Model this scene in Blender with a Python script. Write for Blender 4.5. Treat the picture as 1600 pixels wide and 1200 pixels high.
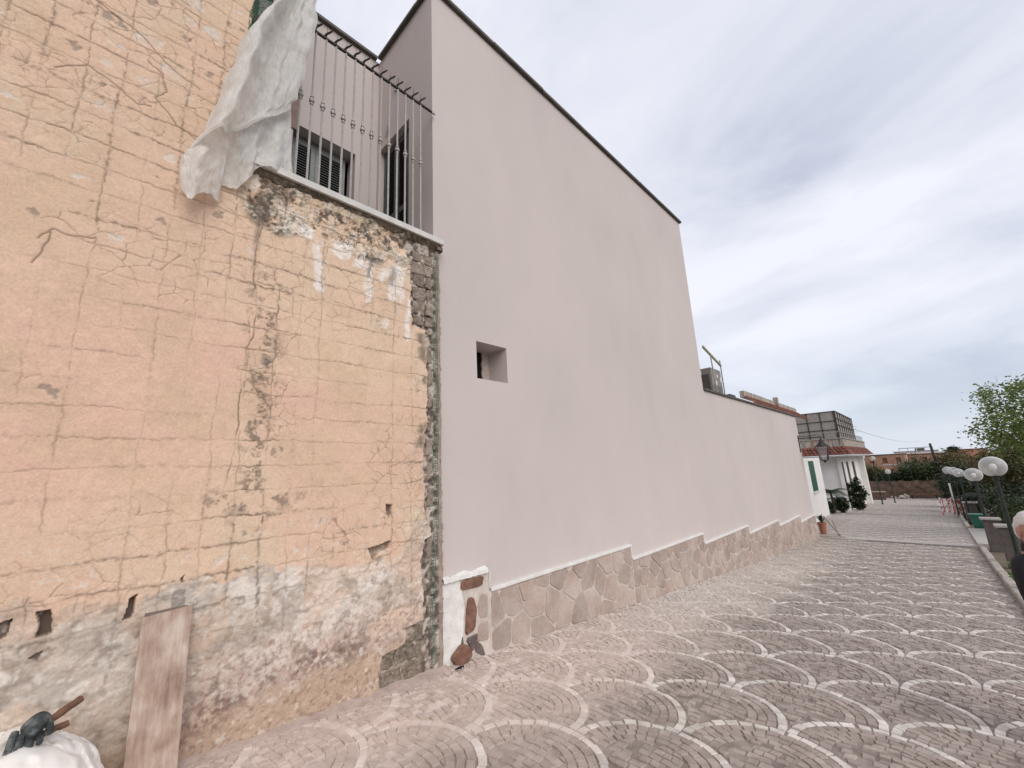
import bpy, bmesh, math, random
import numpy as np
from mathutils import Vector, Matrix
R = math.radians
rng = random.Random(7)
nr = np.random.RandomState(11)
scn = bpy.context.scene
col = scn.collection
for o in list(bpy.data.objects):
    bpy.data.objects.remove(o)

# ------------------------------------------------------------------ camera
CAM_Z = 1.7
YAW, PITCH, ROLL, FPX = 0.765184, 0.211922, -0.0481864, 647.466
_f = Vector((-math.sin(YAW) * math.cos(PITCH), math.cos(YAW) * math.cos(PITCH), math.sin(PITCH)))
_r0 = Vector((math.cos(YAW), math.sin(YAW), 0))
_u0 = _r0.cross(_f)
CR = math.cos(ROLL) * _r0 + math.sin(ROLL) * _u0
CU = -math.sin(ROLL) * _r0 + math.cos(ROLL) * _u0
CF = _f
cam_d = bpy.data.cameras.new('camera')
cam = bpy.data.objects.new('camera', cam_d)
col.objects.link(cam)
M = Matrix((CR, CU, -CF)).transposed().to_4x4()
M.translation = Vector((0, 0, CAM_Z))
cam.matrix_world = M
cam_d.sensor_width = 36
cam_d.sensor_fit = 'HORIZONTAL'
cam_d.lens = FPX / 1600 * 36
cam_d.clip_start = 0.02
cam_d.clip_end = 5000
scn.camera = cam

# ------------------------------------------------------------------ sky, sun, exposure
SUN_EL, SUN_AZ = R(37), R(108)        # azimuth clockwise from +Y
world = bpy.data.worlds.new('World')
scn.world = world
world.use_nodes = True
wn = world.node_tree
wn.nodes.clear()
def N(t, typ, **kw):
    n = t.nodes.new(typ)
    for k, v in kw.items():
        if k.startswith('i_'):
            n.inputs[int(k[2:])].default_value = v
        else:
            setattr(n, k, v)
    return n
def math_node(t, op, a, b=None, clamp=False):
    n = t.nodes.new('ShaderNodeMath'); n.operation = op; n.use_clamp = clamp
    for i, v in enumerate((a, b)):
        if v is None: continue
        if isinstance(v, (int, float)): n.inputs[i].default_value = v
        else: t.links.new(v, n.inputs[i])
    return n.outputs[0]
def ramp(t, fac, stops, interp='LINEAR'):
    n = t.nodes.new('ShaderNodeValToRGB')
    cr = n.color_ramp; cr.interpolation = interp
    while len(cr.elements) < len(stops): cr.elements.new(0.5)
    for e, (p, c) in zip(cr.elements, stops):
        e.position = p
        e.color = c if isinstance(c, tuple) and len(c) == 4 else ((c, c, c, 1) if isinstance(c, (int, float)) else (*c, 1))
    t.links.new(fac, n.inputs[0])
    return n.outputs[0]
sky = N(wn, 'ShaderNodeTexSky', sky_type='NISHITA', sun_disc=False, sun_elevation=SUN_EL, sun_rotation=SUN_AZ)
bg1 = N(wn, 'ShaderNodeBackground'); bg1.inputs[1].default_value = 0.1
wn.links.new(sky.outputs[0], bg1.inputs[0])
tc = N(wn, 'ShaderNodeTexCoord')
sep = N(wn, 'ShaderNodeSeparateXYZ'); wn.links.new(tc.outputs['Generated'], sep.inputs[0])
zc = math_node(wn, 'ADD', math_node(wn, 'MAXIMUM', sep.outputs[2], 0.0), 0.42)
cx_ = math_node(wn, 'DIVIDE', sep.outputs[0], zc)
cy_ = math_node(wn, 'DIVIDE', sep.outputs[1], zc)
comb = N(wn, 'ShaderNodeCombineXYZ')
wn.links.new(cx_, comb.inputs[0]); wn.links.new(cy_, comb.inputs[1])
mp = N(wn, 'ShaderNodeMapping'); mp.inputs['Rotation'].default_value = (0, 0, 0.78953); mp.inputs['Scale'].default_value = (0.85, 1.3, 1)
mp.inputs['Location'].default_value = (-9.655079, -12.51257, 0)
wn.links.new(comb.outputs[0], mp.inputs[0])
n1 = N(wn, 'ShaderNodeTexNoise'); n1.inputs['Scale'].default_value = 1.7; n1.inputs['Detail'].default_value = 6; n1.inputs['Roughness'].default_value = 0.55; n1.inputs['Distortion'].default_value = 0.35
wn.links.new(mp.outputs[0], n1.inputs['Vector'])
n2 = N(wn, 'ShaderNodeTexNoise'); n2.inputs['Scale'].default_value = 0.8; n2.inputs['Detail'].default_value = 3
wn.links.new(mp.outputs[0], n2.inputs['Vector'])
cl = math_node(wn, 'ADD', math_node(wn, 'MULTIPLY', n1.outputs[0], 0.62), math_node(wn, 'MULTIPLY', n2.outputs[0], 0.38))
ccol = ramp(wn, cl, [(0.30, (0.30, 0.335, 0.45)), (0.40, (0.46, 0.495, 0.59)), (0.465, (0.62, 0.64, 0.72)), (0.56, (0.75, 0.76, 0.815))])
hz = ramp(wn, sep.outputs[2], [(0.0, 1.0), (0.30, 0.0)], 'EASE')
mixh = N(wn, 'ShaderNodeMix', data_type='RGBA')
wn.links.new(math_node(wn, 'MULTIPLY', hz, 0.75), mixh.inputs[0]); wn.links.new(ccol, mixh.inputs[6]); mixh.inputs[7].default_value = (0.55, 0.605, 0.685, 1)
bg2 = N(wn, 'ShaderNodeBackground'); bg2.inputs[1].default_value = 1.0
wn.links.new(mixh.outputs[2], bg2.inputs[0])
mxs = N(wn, 'ShaderNodeMixShader'); mxs.inputs[0].default_value = 0.9
wn.links.new(bg1.outputs[0], mxs.inputs[1]); wn.links.new(bg2.outputs[0], mxs.inputs[2])
wo = N(wn, 'ShaderNodeOutputWorld'); wn.links.new(mxs.outputs[0], wo.inputs[0])

sl = bpy.data.lights.new('sun', 'SUN'); sl.energy = 1.5; sl.angle = R(48); sl.color = (1.0, 0.95, 0.88)
so = bpy.data.objects.new('sun', sl); col.objects.link(so)
sd = Vector((math.sin(SUN_AZ) * math.cos(SUN_EL), math.cos(SUN_AZ) * math.cos(SUN_EL), math.sin(SUN_EL)))
so.rotation_euler = sd.to_track_quat('Z', 'Y').to_euler()
so.location = (10, -10, 20)
scn.view_settings.view_transform = 'Standard'
scn.view_settings.look = 'None'
scn.view_settings.gamma = 1
scn.view_settings.use_curve_mapping = False
scn.view_settings.exposure = 0.39

# ------------------------------------------------------------------ helpers
def tag(o, label=None, cat=None, group=None, kind=None):
    if label: o['label'] = label
    if cat: o['category'] = cat
    if group: o['group'] = group
    if kind: o['kind'] = kind
    return o
def thing(name, label, cat, loc=(0, 0, 0), group=None):
    o = bpy.data.objects.new(name, None); col.objects.link(o)
    o.location = loc; o.empty_display_size = 0.2
    return tag(o, label, cat, group)
def origin(o):
    v = Vector((0, 0, 0))
    while o is not None:
        v = v + o.location; o = o.parent
    return v
class MB:
    def __init__(s): s.v = []; s.f = []; s.r = []; s.m = []; s.mi = 0
    def add(s, vs, fs, rnd=None):
        b = len(s.v); s.v.extend([tuple(v) for v in vs])
        rr = rng.random() if rnd is None else rnd
        for f in fs: s.f.append([b + i for i in f]); s.r.append(rr); s.m.append(s.mi)
        return s
    def box(s, a, b, rnd=None):
        x0, y0, z0 = a; x1, y1, z1 = b
        vs = [(x0, y0, z0), (x1, y0, z0), (x1, y1, z0), (x0, y1, z0), (x0, y0, z1), (x1, y0, z1), (x1, y1, z1), (x0, y1, z1)]
        return s.add(vs, [(0, 3, 2, 1), (4, 5, 6, 7), (0, 1, 5, 4), (1, 2, 6, 5), (2, 3, 7, 6), (3, 0, 4, 7)], rnd)
    def bevbox(s, a, b, r=0.01):
        # box with chamfered vertical and top edges
        x0, y0, z0 = a; x1, y1, z1 = b
        def ring(d, z): return [(x0 + d, y0 + r, z), (x0 + r, y0 + d, z), (x1 - r, y0 + d, z), (x1 - d, y0 + r, z), (x1 - d, y1 - r, z), (x1 - r, y1 - d, z), (x0 + r, y1 - d, z), (x0 + d, y1 - r, z)]
        vs = ring(0, z0) + ring(0, z1 - r) + [(x + (r if x < (x0 + x1) / 2 else -r) * .9, y + (r if y < (y0 + y1) / 2 else -r) * .9, z1) for x, y, _ in ring(0, 0)]
        fs = [tuple(range(7, -1, -1)), tuple(range(16, 24))]
        for k in range(2):
            for i in range(8): fs.append((k * 8 + i, k * 8 + (i + 1) % 8, k * 8 + 8 + (i + 1) % 8, k * 8 + 8 + i))
        return s.add(vs, fs)
    def tube(s, pts, rad, n=8, caps=True):
        pts = [Vector(p) for p in pts]
        rads = rad if isinstance(rad, (list, tuple)) else [rad] * len(pts)
        vs = []; fs = []
        prev = None
        for i, p in enumerate(pts):
            t = (pts[min(i + 1, len(pts) - 1)] - pts[max(i - 1, 0)])
            t = t.normalized() if t.length > 1e-9 else Vector((0, 0, 1))
            if prev is None:
                a = t.orthogonal().normalized()
            else:
                a = prev - t * prev.dot(t)
                a = a.normalized() if a.length > 1e-6 else t.orthogonal().normalized()
            prev = a; b = t.cross(a)
            for k in range(n):
                an = 2 * math.pi * k / n
                vs.append(p + (a * math.cos(an) + b * math.sin(an)) * rads[i])
        for i in range(len(pts) - 1):
            for k in range(n): fs.append((i * n + k, i * n + (k + 1) % n, (i + 1) * n + (k + 1) % n, (i + 1) * n + k))
        if caps:
            fs.append(tuple(range(n - 1, -1, -1))); fs.append(tuple((len(pts) - 1) * n + k for k in range(n)))
        return s.add(vs, fs)
    def lathe(s, prof, c, n=20, axis='Z'):
        vs = []; fs = []
        for r_, z in prof:
            for k in range(n):
                an = 2 * math.pi * k / n
                vs.append((c[0] + r_ * math.cos(an), c[1] + r_ * math.sin(an), c[2] + z))
        for i in range(len(prof) - 1):
            for k in range(n): fs.append((i * n + k, i * n + (k + 1) % n, (i + 1) * n + (k + 1) % n, (i + 1) * n + k))
        fs.append(tuple(range(n - 1, -1, -1))); fs.append(tuple((len(prof) - 1) * n + k for k in range(n)))
        return s.add(vs, fs)
    def prism(s, poly, d):
        # extrude 3-D polygon by vector d
        n = len(poly); d = Vector(d)
        vs = [Vector(p) for p in poly] + [Vector(p) + d for p in poly]
        fs = [tuple(range(n - 1, -1, -1)), tuple(range(n, 2 * n))]
        for i in range(n): fs.append((i, (i + 1) % n, n + (i + 1) % n, n + i))
        return s.add(vs, fs)
    def build(s, name, mat, parent=None, smooth=False, fix=True, uvattr=True):
        me = bpy.data.meshes.new(name)
        off = origin(parent) if parent is not None else Vector((0, 0, 0))
        me.from_pydata([(v[0] - off.x, v[1] - off.y, v[2] - off.z) for v in s.v], [], s.f)
        if fix:
            bm = bmesh.new(); bm.from_mesh(me); bmesh.ops.recalc_face_normals(bm, faces=bm.faces); bm.to_mesh(me); bm.free()
        a = me.attributes.new('rnd', 'FLOAT', 'FACE'); a.data.foreach_set('value', s.r)
        mats = mat if isinstance(mat, (list, tuple)) else [mat]
        for m_ in mats: me.materials.append(m_)
        if len(mats) > 1: me.polygons.foreach_set('material_index', s.m)
        if smooth: me.polygons.foreach_set('use_smooth', [True] * len(me.polygons))
        me.update()
        o = bpy.data.objects.new(name, me); col.objects.link(o)
        if parent is not None: o.parent = parent
        return o
def copy_tree(o, parent=None):
    c = o.copy(); col.objects.link(c)
    if parent is not None: c.parent = parent
    for ch in o.children: copy_tree(ch, c)
    return c

def mat(name, stops, scale=6, rough=0.8, bump=0.0, bscale=40, detail=6, metal=0.0, rndamt=0.0, spec=0.35, stretch=None, noise2=None, bdist=0.01):
    m = bpy.data.materials.new(name); m.use_nodes = True
    t = m.node_tree; b = t.nodes['Principled BSDF']
    b.inputs['Roughness'].default_value = rough; b.inputs['Metallic'].default_value = metal
    b.inputs['Specular IOR Level'].default_value = spec
    g = N(t, 'ShaderNodeNewGeometry')
    vec = g.outputs['Position']
    if stretch:
        mm = N(t, 'ShaderNodeMapping'); mm.inputs['Scale'].default_value = stretch
        t.links.new(vec, mm.inputs[0]); vec = mm.outputs[0]
    n = N(t, 'ShaderNodeTexNoise'); n.inputs['Scale'].default_value = scale; n.inputs['Detail'].default_value = detail; n.inputs['Roughness'].default_value = 0.6
    t.links.new(vec, n.inputs['Vector'])
    fac = n.outputs[0]
    if noise2:
        nn = N(t, 'ShaderNodeTexNoise'); nn.inputs['Scale'].default_value = noise2; nn.inputs['Detail'].default_value = 4
        t.links.new(g.outputs['Position'], nn.inputs['Vector'])
        fac = math_node(t, 'ADD', math_node(t, 'MULTIPLY', fac, 0.5), math_node(t, 'MULTIPLY', nn.outputs[0], 0.5))
    if not isinstance(stops[0][1], tuple):
        stops = [(0.3 + 0.4 * i / max(1, len(stops) - 1), c) for i, c in enumerate(stops)]
    c = ramp(t, fac, stops)
    if rndamt:
        at = N(t, 'ShaderNodeAttribute', attribute_name='rnd')
        v = math_node(t, 'ADD', math_node(t, 'MULTIPLY', at.outputs['Fac'], rndamt * 2), 1 - rndamt)
        mx = N(t, 'ShaderNodeVectorMath', operation='SCALE'); t.links.new(c, mx.inputs[0]); t.links.new(v, mx.inputs['Scale'])
        c = mx.outputs[0]
    t.links.new(c, b.inputs['Base Color'])
    if bump:
        n3 = N(t, 'ShaderNodeTexNoise'); n3.inputs['Scale'].default_value = bscale; n3.inputs['Detail'].default_value = 5
        t.links.new(vec, n3.inputs['Vector'])
        bp = N(t, 'ShaderNodeBump'); bp.inputs['Strength'].default_value = bump; bp.inputs['Distance'].default_value = bdist
        t.links.new(n3.outputs[0], bp.inputs['Height']); t.links.new(bp.outputs[0], b.inputs['Normal'])
    return m
def leafmat(name, c1, c2, trans=0.25):
    m = bpy.data.materials.new(name); m.use_nodes = True
    t = m.node_tree; b = t.nodes['Principled BSDF']
    at = N(t, 'ShaderNodeAttribute', attribute_name='rnd')
    c = ramp(t, at.outputs['Fac'], [(0.0, c1), (1.0, c2)])
    t.links.new(c, b.inputs['Base Color']); b.inputs['Roughness'].default_value = 0.55
    tr = N(t, 'ShaderNodeBsdfTranslucent'); t.links.new(c, tr.inputs[0])
    mx = N(t, 'ShaderNodeMixShader'); mx.inputs[0].default_value = trans
    t.links.new(b.outputs[0], mx.inputs[1]); t.links.new(tr.outputs[0], mx.inputs[2])
    t.links.new(mx.outputs[0], t.nodes['Material Output'].inputs[0])
    return m

# ground height profile along the street (the street falls away from the camera)
GP = [(-60, 2.2), (-12, .75), (-6, .48), (0.6, .118), (2.54, -.01), (4.5, -.185), (8.65, -.505), (13.8, -.92), (20.2, -1.335), (28, -1.65), (44, -2.32), (52, -2.6), (60, -2.72), (80, -2.75), (1500, -2.75)]
def g(y): return float(np.interp(y, [p[0] for p in GP], [p[1] for p in GP]))
def proj(p):
    d = Vector(p) - Vector((0, 0, CAM_Z))
    zz = d.dot(CF)
    return 800 + FPX * d.dot(CR) / zz, 600 - FPX * d.dot(CU) / zz, zz
def kerb_x(y): return 0.57 + 0.0078 * y

# value noise for the hand-weathered wall
_L = nr.rand(8, 256, 256)
def vnoise(a, b, seed=0):
    L = _L[seed % 8]
    ia = np.floor(a).astype(int); ib = np.floor(b).astype(int)
    fa = a - ia; fb = b - ib
    fa = fa * fa * (3 - 2 * fa); fb = fb * fb * (3 - 2 * fb)
    ia &= 255; ib &= 255; ja = (ia + 1) & 255; jb = (ib + 1) & 255
    return (L[ia, ib] * (1 - fa) + L[ja, ib] * fa) * (1 - fb) + (L[ia, jb] * (1 - fa) + L[ja, jb] * fa) * fb
def fbm(a, b, sc, seed=0, octv=4, rough=0.5):
    out = 0; amp = 1; tot = 0
    for k in range(octv):
        out = out + amp * vnoise(a * sc * 2 ** k + 17.3 * k + seed * 5.1, b * sc * 2 ** k + 9.1 * k + seed * 3.7, seed + k)
        tot += amp; amp *= rough
    return out / tot
def sstep(a, b, x):
    t = np.clip((x - a) / (b - a), 0, 1); return t * t * (3 - 2 * t)

# ------------------------------------------------------------------ materials
M_grey = mat('grey_paint', [(0.26, (.505, .447, .425)), (0.42, (.54, .48, .456)), (0.56, (.565, .50, .473)), (0.74, (.60, .53, .49))], scale=1.5, rough=0.9, bump=0.45, bscale=90, noise2=0.45, bdist=0.004, stretch=(1, 1, .45), detail=9)
M_flash = mat('dark_flashing', [(.06, .052, .046), (.12, .105, .09)], scale=8, rough=0.6)
M_marble = mat('white_marble', [(.62, .60, .57), (.76, .74, .71)], scale=7, rough=0.45, bump=0.05)
M_coping = mat('balcony_marble', [(.50, .48, .455), (.64, .62, .59)], scale=9, rough=0.6, bump=0.1)
M_iron = mat('grey_iron', [(.30, .275, .26), (.42, .39, .37)], scale=30, rough=0.5, metal=0.2)
M_irond = mat('dark_iron', [(.025, .022, .02), (.06, .05, .045)], scale=30, rough=0.55, metal=0.3)
M_shut = mat('shutter_paint', [(.20, .22, .215), (.27, .295, .285)], scale=12, rough=0.5)
M_black = mat('dark_void', [(.006, .006, .006), (.01, .009, .009)], rough=1.0)
M_mortar = mat('skirting_mortar', [(.42, .36, .315), (.64, .57, .515)], scale=7, rough=0.95, bump=0.5, bscale=60)
M_plwhite = mat('white_render', [(.60, .58, .55), (.78, .76, .72)], scale=9, rough=0.95, bump=0.5, bscale=50)
M_stone = mat('cladding', [(0.22, (.27, .185, .15)), (0.38, (.36, .27, .228)), (0.50, (.42, .335, .29)), (0.60, (.465, .385, .338)), (0.70, (.56, .485, .435))], scale=6.5, rough=0.9, bump=0.9, bscale=40, rndamt=0.15, noise2=1.4)
M_stone_raw = mat('brown_cladding', [(.13, .065, .045), (.26, .14, .10)], scale=14, rough=0.85, bump=0.7, bscale=40)
M_stone_dk = mat('dark_cladding', [(.10, .075, .07), (.19, .14, .13)], scale=14, rough=0.85, bump=0.7, bscale=40)
M_tuff = mat('tuff', [(.16, .12, .095), (.30, .24, .195), (.42, .355, .30)], scale=14, rough=0.95, bump=1.0, bscale=55, rndamt=0.25, bdist=0.02)
M_tuff_b = mat('tuff_crumbled', [(.13, .10, .075), (.25, .20, .155), (.38, .32, .26)], scale=18, rough=0.95, bump=1.0, bscale=38, rndamt=0.2, bdist=0.03)
M_green = mat('green_netting', [(.015, .085, .055), (.05, .19, .125)], scale=20, rough=0.5)
M_wood = mat('weathered_board', [(0.32, (.20, .135, .10)), (.44, (.355, .25, .195)), (.53, (.44, .33, .265)), (.64, (.56, .46, .39))], scale=3, rough=0.85, bump=0.5, bscale=24, stretch=(9, 9, 0.6), noise2=7, detail=9)
M_woodb = mat('brown_wood', [(.10, .05, .03), (.20, .105, .065)], scale=12, rough=0.7, bump=0.4)
M_woodg = mat('grey_timber', [(.22, .18, .145), (.36, .30, .25)], scale=9, rough=0.85, bump=0.4)
M_sack = mat('white_sack', [(.70, .66, .61), (.80, .77, .73)], scale=5, rough=0.55, bump=0.25, bscale=14)
M_glove = mat('work_glove', [(0.3, (.022, .028, .028)), (0.5, (.06, .07, .07)), (0.62, (.16, .175, .17)), (.75, (.26, .275, .265))], scale=22, rough=0.9, bump=0.8, bscale=120)
M_conc = mat('concrete', [(.37, .34, .31), (.50, .46, .42)], scale=3, rough=0.92, bump=0.3, bscale=60, noise2=14)
M_kerb = mat('kerb_concrete', [(.30, .26, .22), (.46, .41, .36)], scale=3, rough=0.92, bump=0.4, bscale=50, noise2=11)
M_pier = mat('pier_render', [(.085, .07, .065), (.14, .12, .11)], scale=5, rough=0.9, bump=0.3)
M_piercap = mat('pier_cap', [(.28, .26, .24), (.40, .37, .34)], scale=5, rough=0.85)
M_soil = mat('soil', [(.10, .078, .055), (.19, .15, .11)], scale=2.5, rough=1.0, bump=0.8, bscale=25, noise2=18)
M_greenp = mat('green_plastic', [(.03, .135, .095), (.045, .18, .13)], scale=4, rough=0.4)
M_white = mat('white_house', [(.66, .64, .61), (.78, .76, .73)], scale=1.2, rough=0.9)
M_parapet = mat('stained_parapet', [(0.3, (.13, .105, .09)), (0.48, (.33, .285, .245)), (0.7, (.50, .455, .41))], scale=3.0, rough=0.9, stretch=(2.5, 2.5, 0.5))
M_tile = mat('terracotta', [(.075, .032, .024), (.17, .062, .042), (.23, .10, .07)], scale=6, rough=0.85, rndamt=0.25)
M_reed = mat('reed_mat', [(.20, .18, .155), (.42, .385, .345)], scale=9, rough=0.9, stretch=(6, 6, 0.35))
M_brickfar = mat('far_brown_wall', [(.26, .14, .09), (.42, .25, .165)], scale=0.4, rough=0.9, noise2=1.5)
M_salmon = mat('salmon_wall', [(.42, .20, .14), (.50, .26, .19)], scale=0.5, rough=0.9)
M_rubwall = mat('brown_rubble', [(.07, .045, .035), (.17, .115, .085)], scale=2.5, rough=0.95, bump=0.8, bscale=6, bdist=0.1)
M_greenshut = mat('green_shutter', [(.014, .07, .045), (.022, .10, .065)], scale=6, rough=0.5)
M_acbox = mat('faded_grey_metal', [(.20, .185, .165), (.29, .27, .245)], scale=12, rough=0.6)
M_acdark = mat('ac_dark_side', [(.07, .06, .055), (.11, .095, .085)], scale=10, rough=0.7)
M_rail = mat('yellowed_rail', [(.22, .22, .10), (.36, .35, .21)], scale=14, rough=0.6)
M_redp = mat('red_paint', [(.40, .08, .07), (.52, .14, .12)], scale=6, rough=0.5)
M_terra = mat('pot_clay', [(.30, .12, .08), (.40, .17, .11)], scale=8, rough=0.8)
M_bark = mat('bark', [(.05, .038, .028), (.11, .085, .065)], scale=8, rough=0.95, bump=0.8, bscale=20)
M_skin = mat('skin', [(.40, .22, .16), (.50, .29, .22)], scale=8, rough=0.55)
M_hair = mat('white_hair', [(.62, .60, .57), (.78, .76, .73)], scale=60, rough=0.7, bump=0.6, bscale=90)
M_jacket = mat('black_jacket', [(.008, .009, .012), (.02, .021, .025)], scale=12, rough=0.75, bump=0.5, bscale=14)
M_trous = mat('dark_trousers', [(.02, .022, .03), (.035, .037, .045)], scale=12, rough=0.85)
M_eye = mat('eye_dark', [(.02, .015, .012), (.03, .02, .016)], rough=0.3)
M_stickw = mat('white_sticker', [(.70, .68, .64), (.8, .78, .74)], rough=0.6)
L_spring = leafmat('spring_leaf', (.07, .11, .025), (.25, .31, .09), 0.4)
L_olive = leafmat('olive_leaf', (.05, .05, .016), (.15, .13, .045), 0.3)
L_dark = leafmat('dark_leaf', (.008, .016, .007), (.045, .065, .022), 0.15)
L_mid = leafmat('mid_leaf', (.022, .04, .012), (.075, .105, .035), 0.2)
L_bright = leafmat('bright_leaf', (.08, .15, .025), (.19, .30, .07), 0.3)

# cloth: thin fleece that lets light through
def cloth_mat():
    m = bpy.data.materials.new('white_fleece'); m.use_nodes = True
    t = m.node_tree; b = t.nodes['Principled BSDF']
    g_ = N(t, 'ShaderNodeNewGeometry')
    n = N(t, 'ShaderNodeTexNoise'); n.inputs['Scale'].default_value = 9; n.inputs['Detail'].default_value = 8; n.inputs['Roughness'].default_value = 0.65
    t.links.new(g_.outputs['Position'], n.inputs['Vector'])
    c = ramp(t, n.outputs[0], [(0.28, (.66, .62, .57)), (0.46, (.80, .785, .75)), (0.65, (.88, .87, .85))])
    t.links.new(c, b.inputs['Base Color']); b.inputs['Roughness'].default_value = 0.9
    mpg = N(t, 'ShaderNodeMapping'); mpg.inputs['Scale'].default_value = (60, 60, 14); mpg.inputs['Rotation'].default_value = (R(35), 0, 0)
    t.links.new(g_.outputs['Position'], mpg.inputs[0])
    n3 = N(t, 'ShaderNodeTexNoise'); n3.inputs['Scale'].default_value = 1.2; n3.inputs['Detail'].default_value = 6
    t.links.new(mpg.outputs[0], n3.inputs['Vector'])
    bp = N(t, 'ShaderNodeBump'); bp.inputs['Strength'].default_value = 0.55; bp.inputs['Distance'].default_value = 0.012
    t.links.new(n3.outputs[0], bp.inputs['Height']); t.links.new(bp.outputs[0], b.inputs['Normal'])
    tr = N(t, 'ShaderNodeBsdfTranslucent'); t.links.new(c, tr.inputs[0]); t.links.new(bp.outputs[0], tr.inputs[1])
    mx = N(t, 'ShaderNodeMixShader'); mx.inputs[0].default_value = 0.4
    t.links.new(b.outputs[0], mx.inputs[1]); t.links.new(tr.outputs[0], mx.inputs[2])
    tp = N(t, 'ShaderNodeBsdfTransparent'); mx2 = N(t, 'ShaderNodeMixShader')
    t.links.new(ramp(t, n3.outputs[0], [(.35, .16), (.6, .02)]), mx2.inputs[0]); t.links.new(mx.outputs[0], mx2.inputs[1]); t.links.new(tp.outputs[0], mx2.inputs[2])
    t.links.new(mx2.outputs[0], t.nodes['Material Output'].inputs[0])
    return m
M_cloth = cloth_mat()

# paving: stone / joint colours, with plaster dust lying along the wall
def pave_mat(name, stops, dust, dustmax, rndamt, joint=False, bump=0.4, far=None):
    m = bpy.data.materials.new(name); m.use_nodes = True
    t = m.node_tree; b = t.nodes['Principled BSDF']; b.inputs['Roughness'].default_value = 0.82
    b.inputs['Specular IOR Level'].default_value = 0.3
    g_ = N(t, 'ShaderNodeNewGeometry'); P = g_.outputs['Position']
    s = N(t, 'ShaderNodeSeparateXYZ'); t.links.new(P, s.inputs[0])
    n = N(t, 'ShaderNodeTexNoise'); n.inputs['Scale'].default_value = 9; n.inputs['Detail'].default_value = 6; t.links.new(P, n.inputs['Vector'])
    c = ramp(t, n.outputs[0], stops)
    if rndamt:
        at = N(t, 'ShaderNodeAttribute', attribute_name='rnd')
        v = math_node(t, 'ADD', math_node(t, 'MULTIPLY', at.outputs['Fac'], rndamt * 2), 1 - rndamt)
        mx = N(t, 'ShaderNodeVectorMath', operation='SCALE'); t.links.new(c, mx.inputs[0]); t.links.new(v, mx.inputs['Scale']); c = mx.outputs[0]
    if far is not None:
        # stones too far away to tell apart: small cells
        vo = N(t, 'ShaderNodeTexVoronoi'); vo.inputs['Scale'].default_value = 12; vo.feature = 'DISTANCE_TO_EDGE'; t.links.new(P, vo.inputs['Vector'])
        vm = ramp(t, vo.outputs[0], [(0.02, 0.0), (0.07, 1.0)])
        fy = N(t, 'ShaderNodeMapRange'); fy.inputs[1].default_value = far - .6; fy.inputs[2].default_value = far; t.links.new(s.outputs[1], fy.inputs[0])
        mf = N(t, 'ShaderNodeMix', data_type='RGBA'); t.links.new(math_node(t, 'MULTIPLY', fy.outputs[0], vm), mf.inputs[0]); t.links.new(c, mf.inputs[6]); mf.inputs[7].default_value = (.33, .28, .25, 1)
        c = mf.outputs[2]
    d1 = N(t, 'ShaderNodeTexNoise'); d1.inputs['Scale'].default_value = 1.1; d1.inputs['Detail'].default_value = 5; t.links.new(P, d1.inputs['Vector'])
    d2 = N(t, 'ShaderNodeTexNoise'); d2.inputs['Scale'].default_value = 14; d2.inputs['Detail'].default_value = 6; d2.inputs['Roughness'].default_value = 0.7; t.links.new(P, d2.inputs['Vector'])
    xs = math_node(t, 'ADD', s.outputs[0], math_node(t, 'MULTIPLY', math_node(t, 'SUBTRACT', d1.outputs[0], 0.5), 2.6))
    mr = N(t, 'ShaderNodeMapRange'); mr.inputs[1].default_value = -1.45; mr.inputs[2].default_value = -2.9; mr.inputs[3].default_value = 0; mr.inputs[4].default_value = 1
    mr.interpolation_type = 'SMOOTHSTEP'; t.links.new(xs, mr.inputs[0])
    my = N(t, 'ShaderNodeMapRange'); my.inputs[1].default_value = 11; my.inputs[2].default_value = 20; my.inputs[3].default_value = 1; my.inputs[4].default_value = 0.15; t.links.new(s.outputs[1], my.inputs[0])
    fine = ramp(t, d2.outputs[0], [(0.35, 0.55), (0.6, 1.0)])
    dm = math_node(t, 'MULTIPLY', math_node(t, 'MULTIPLY', mr.outputs[0], my.outputs[0]), fine)
    # light film of dust everywhere
    film = math_node(t, 'MULTIPLY', ramp(t, d1.outputs[0], [(0.3, 0.04), (0.75, 0.15)]), fine)
    dm = math_node(t, 'MAXIMUM', dm, film)
    dm = math_node(t, 'MULTIPLY', dm, dustmax)
    dcol = ramp(t, s.outputs[1], [(0.0, dust), (1.0, dust)])
    my2 = N(t, 'ShaderNodeMapRange'); my2.inputs[1].default_value = 3.5; my2.inputs[2].default_value = 7; t.links.new(s.outputs[1], my2.inputs[0])
    dc = N(t, 'ShaderNodeMix', data_type='RGBA'); t.links.new(my2.outputs[0], dc.inputs[0]); dc.inputs[6].default_value = (*dust, 1); dc.inputs[7].default_value = (.60, .54, .49, 1)
    mm = N(t, 'ShaderNodeMix', data_type='RGBA'); t.links.new(dm, mm.inputs[0]); t.links.new(c, mm.inputs[6]); t.links.new(dc.outputs[2], mm.inputs[7])
    t.links.new(mm.outputs[2], b.inputs['Base Color'])
    bp = N(t, 'ShaderNodeBump'); bp.inputs['Strength'].default_value = bump; bp.inputs['Distance'].default_value = 0.006
    n3 = N(t, 'ShaderNodeTexNoise'); n3.inputs['Scale'].default_value = 60; n3.inputs['Detail'].default_value = 5; t.links.new(P, n3.inputs['Vector'])
    t.links.new(n3.outputs[0], bp.inputs['Height']); t.links.new(bp.outputs[0], b.inputs['Normal'])
    return m
DUST = (.61, .485, .42)
P_joint = pave_mat('paving_joint', [(0.35, (.15, .12, .105)), (0.6, (.27, .23, .205))], (.72, .60, .54), 0.95, 0, far=20.3)
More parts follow.
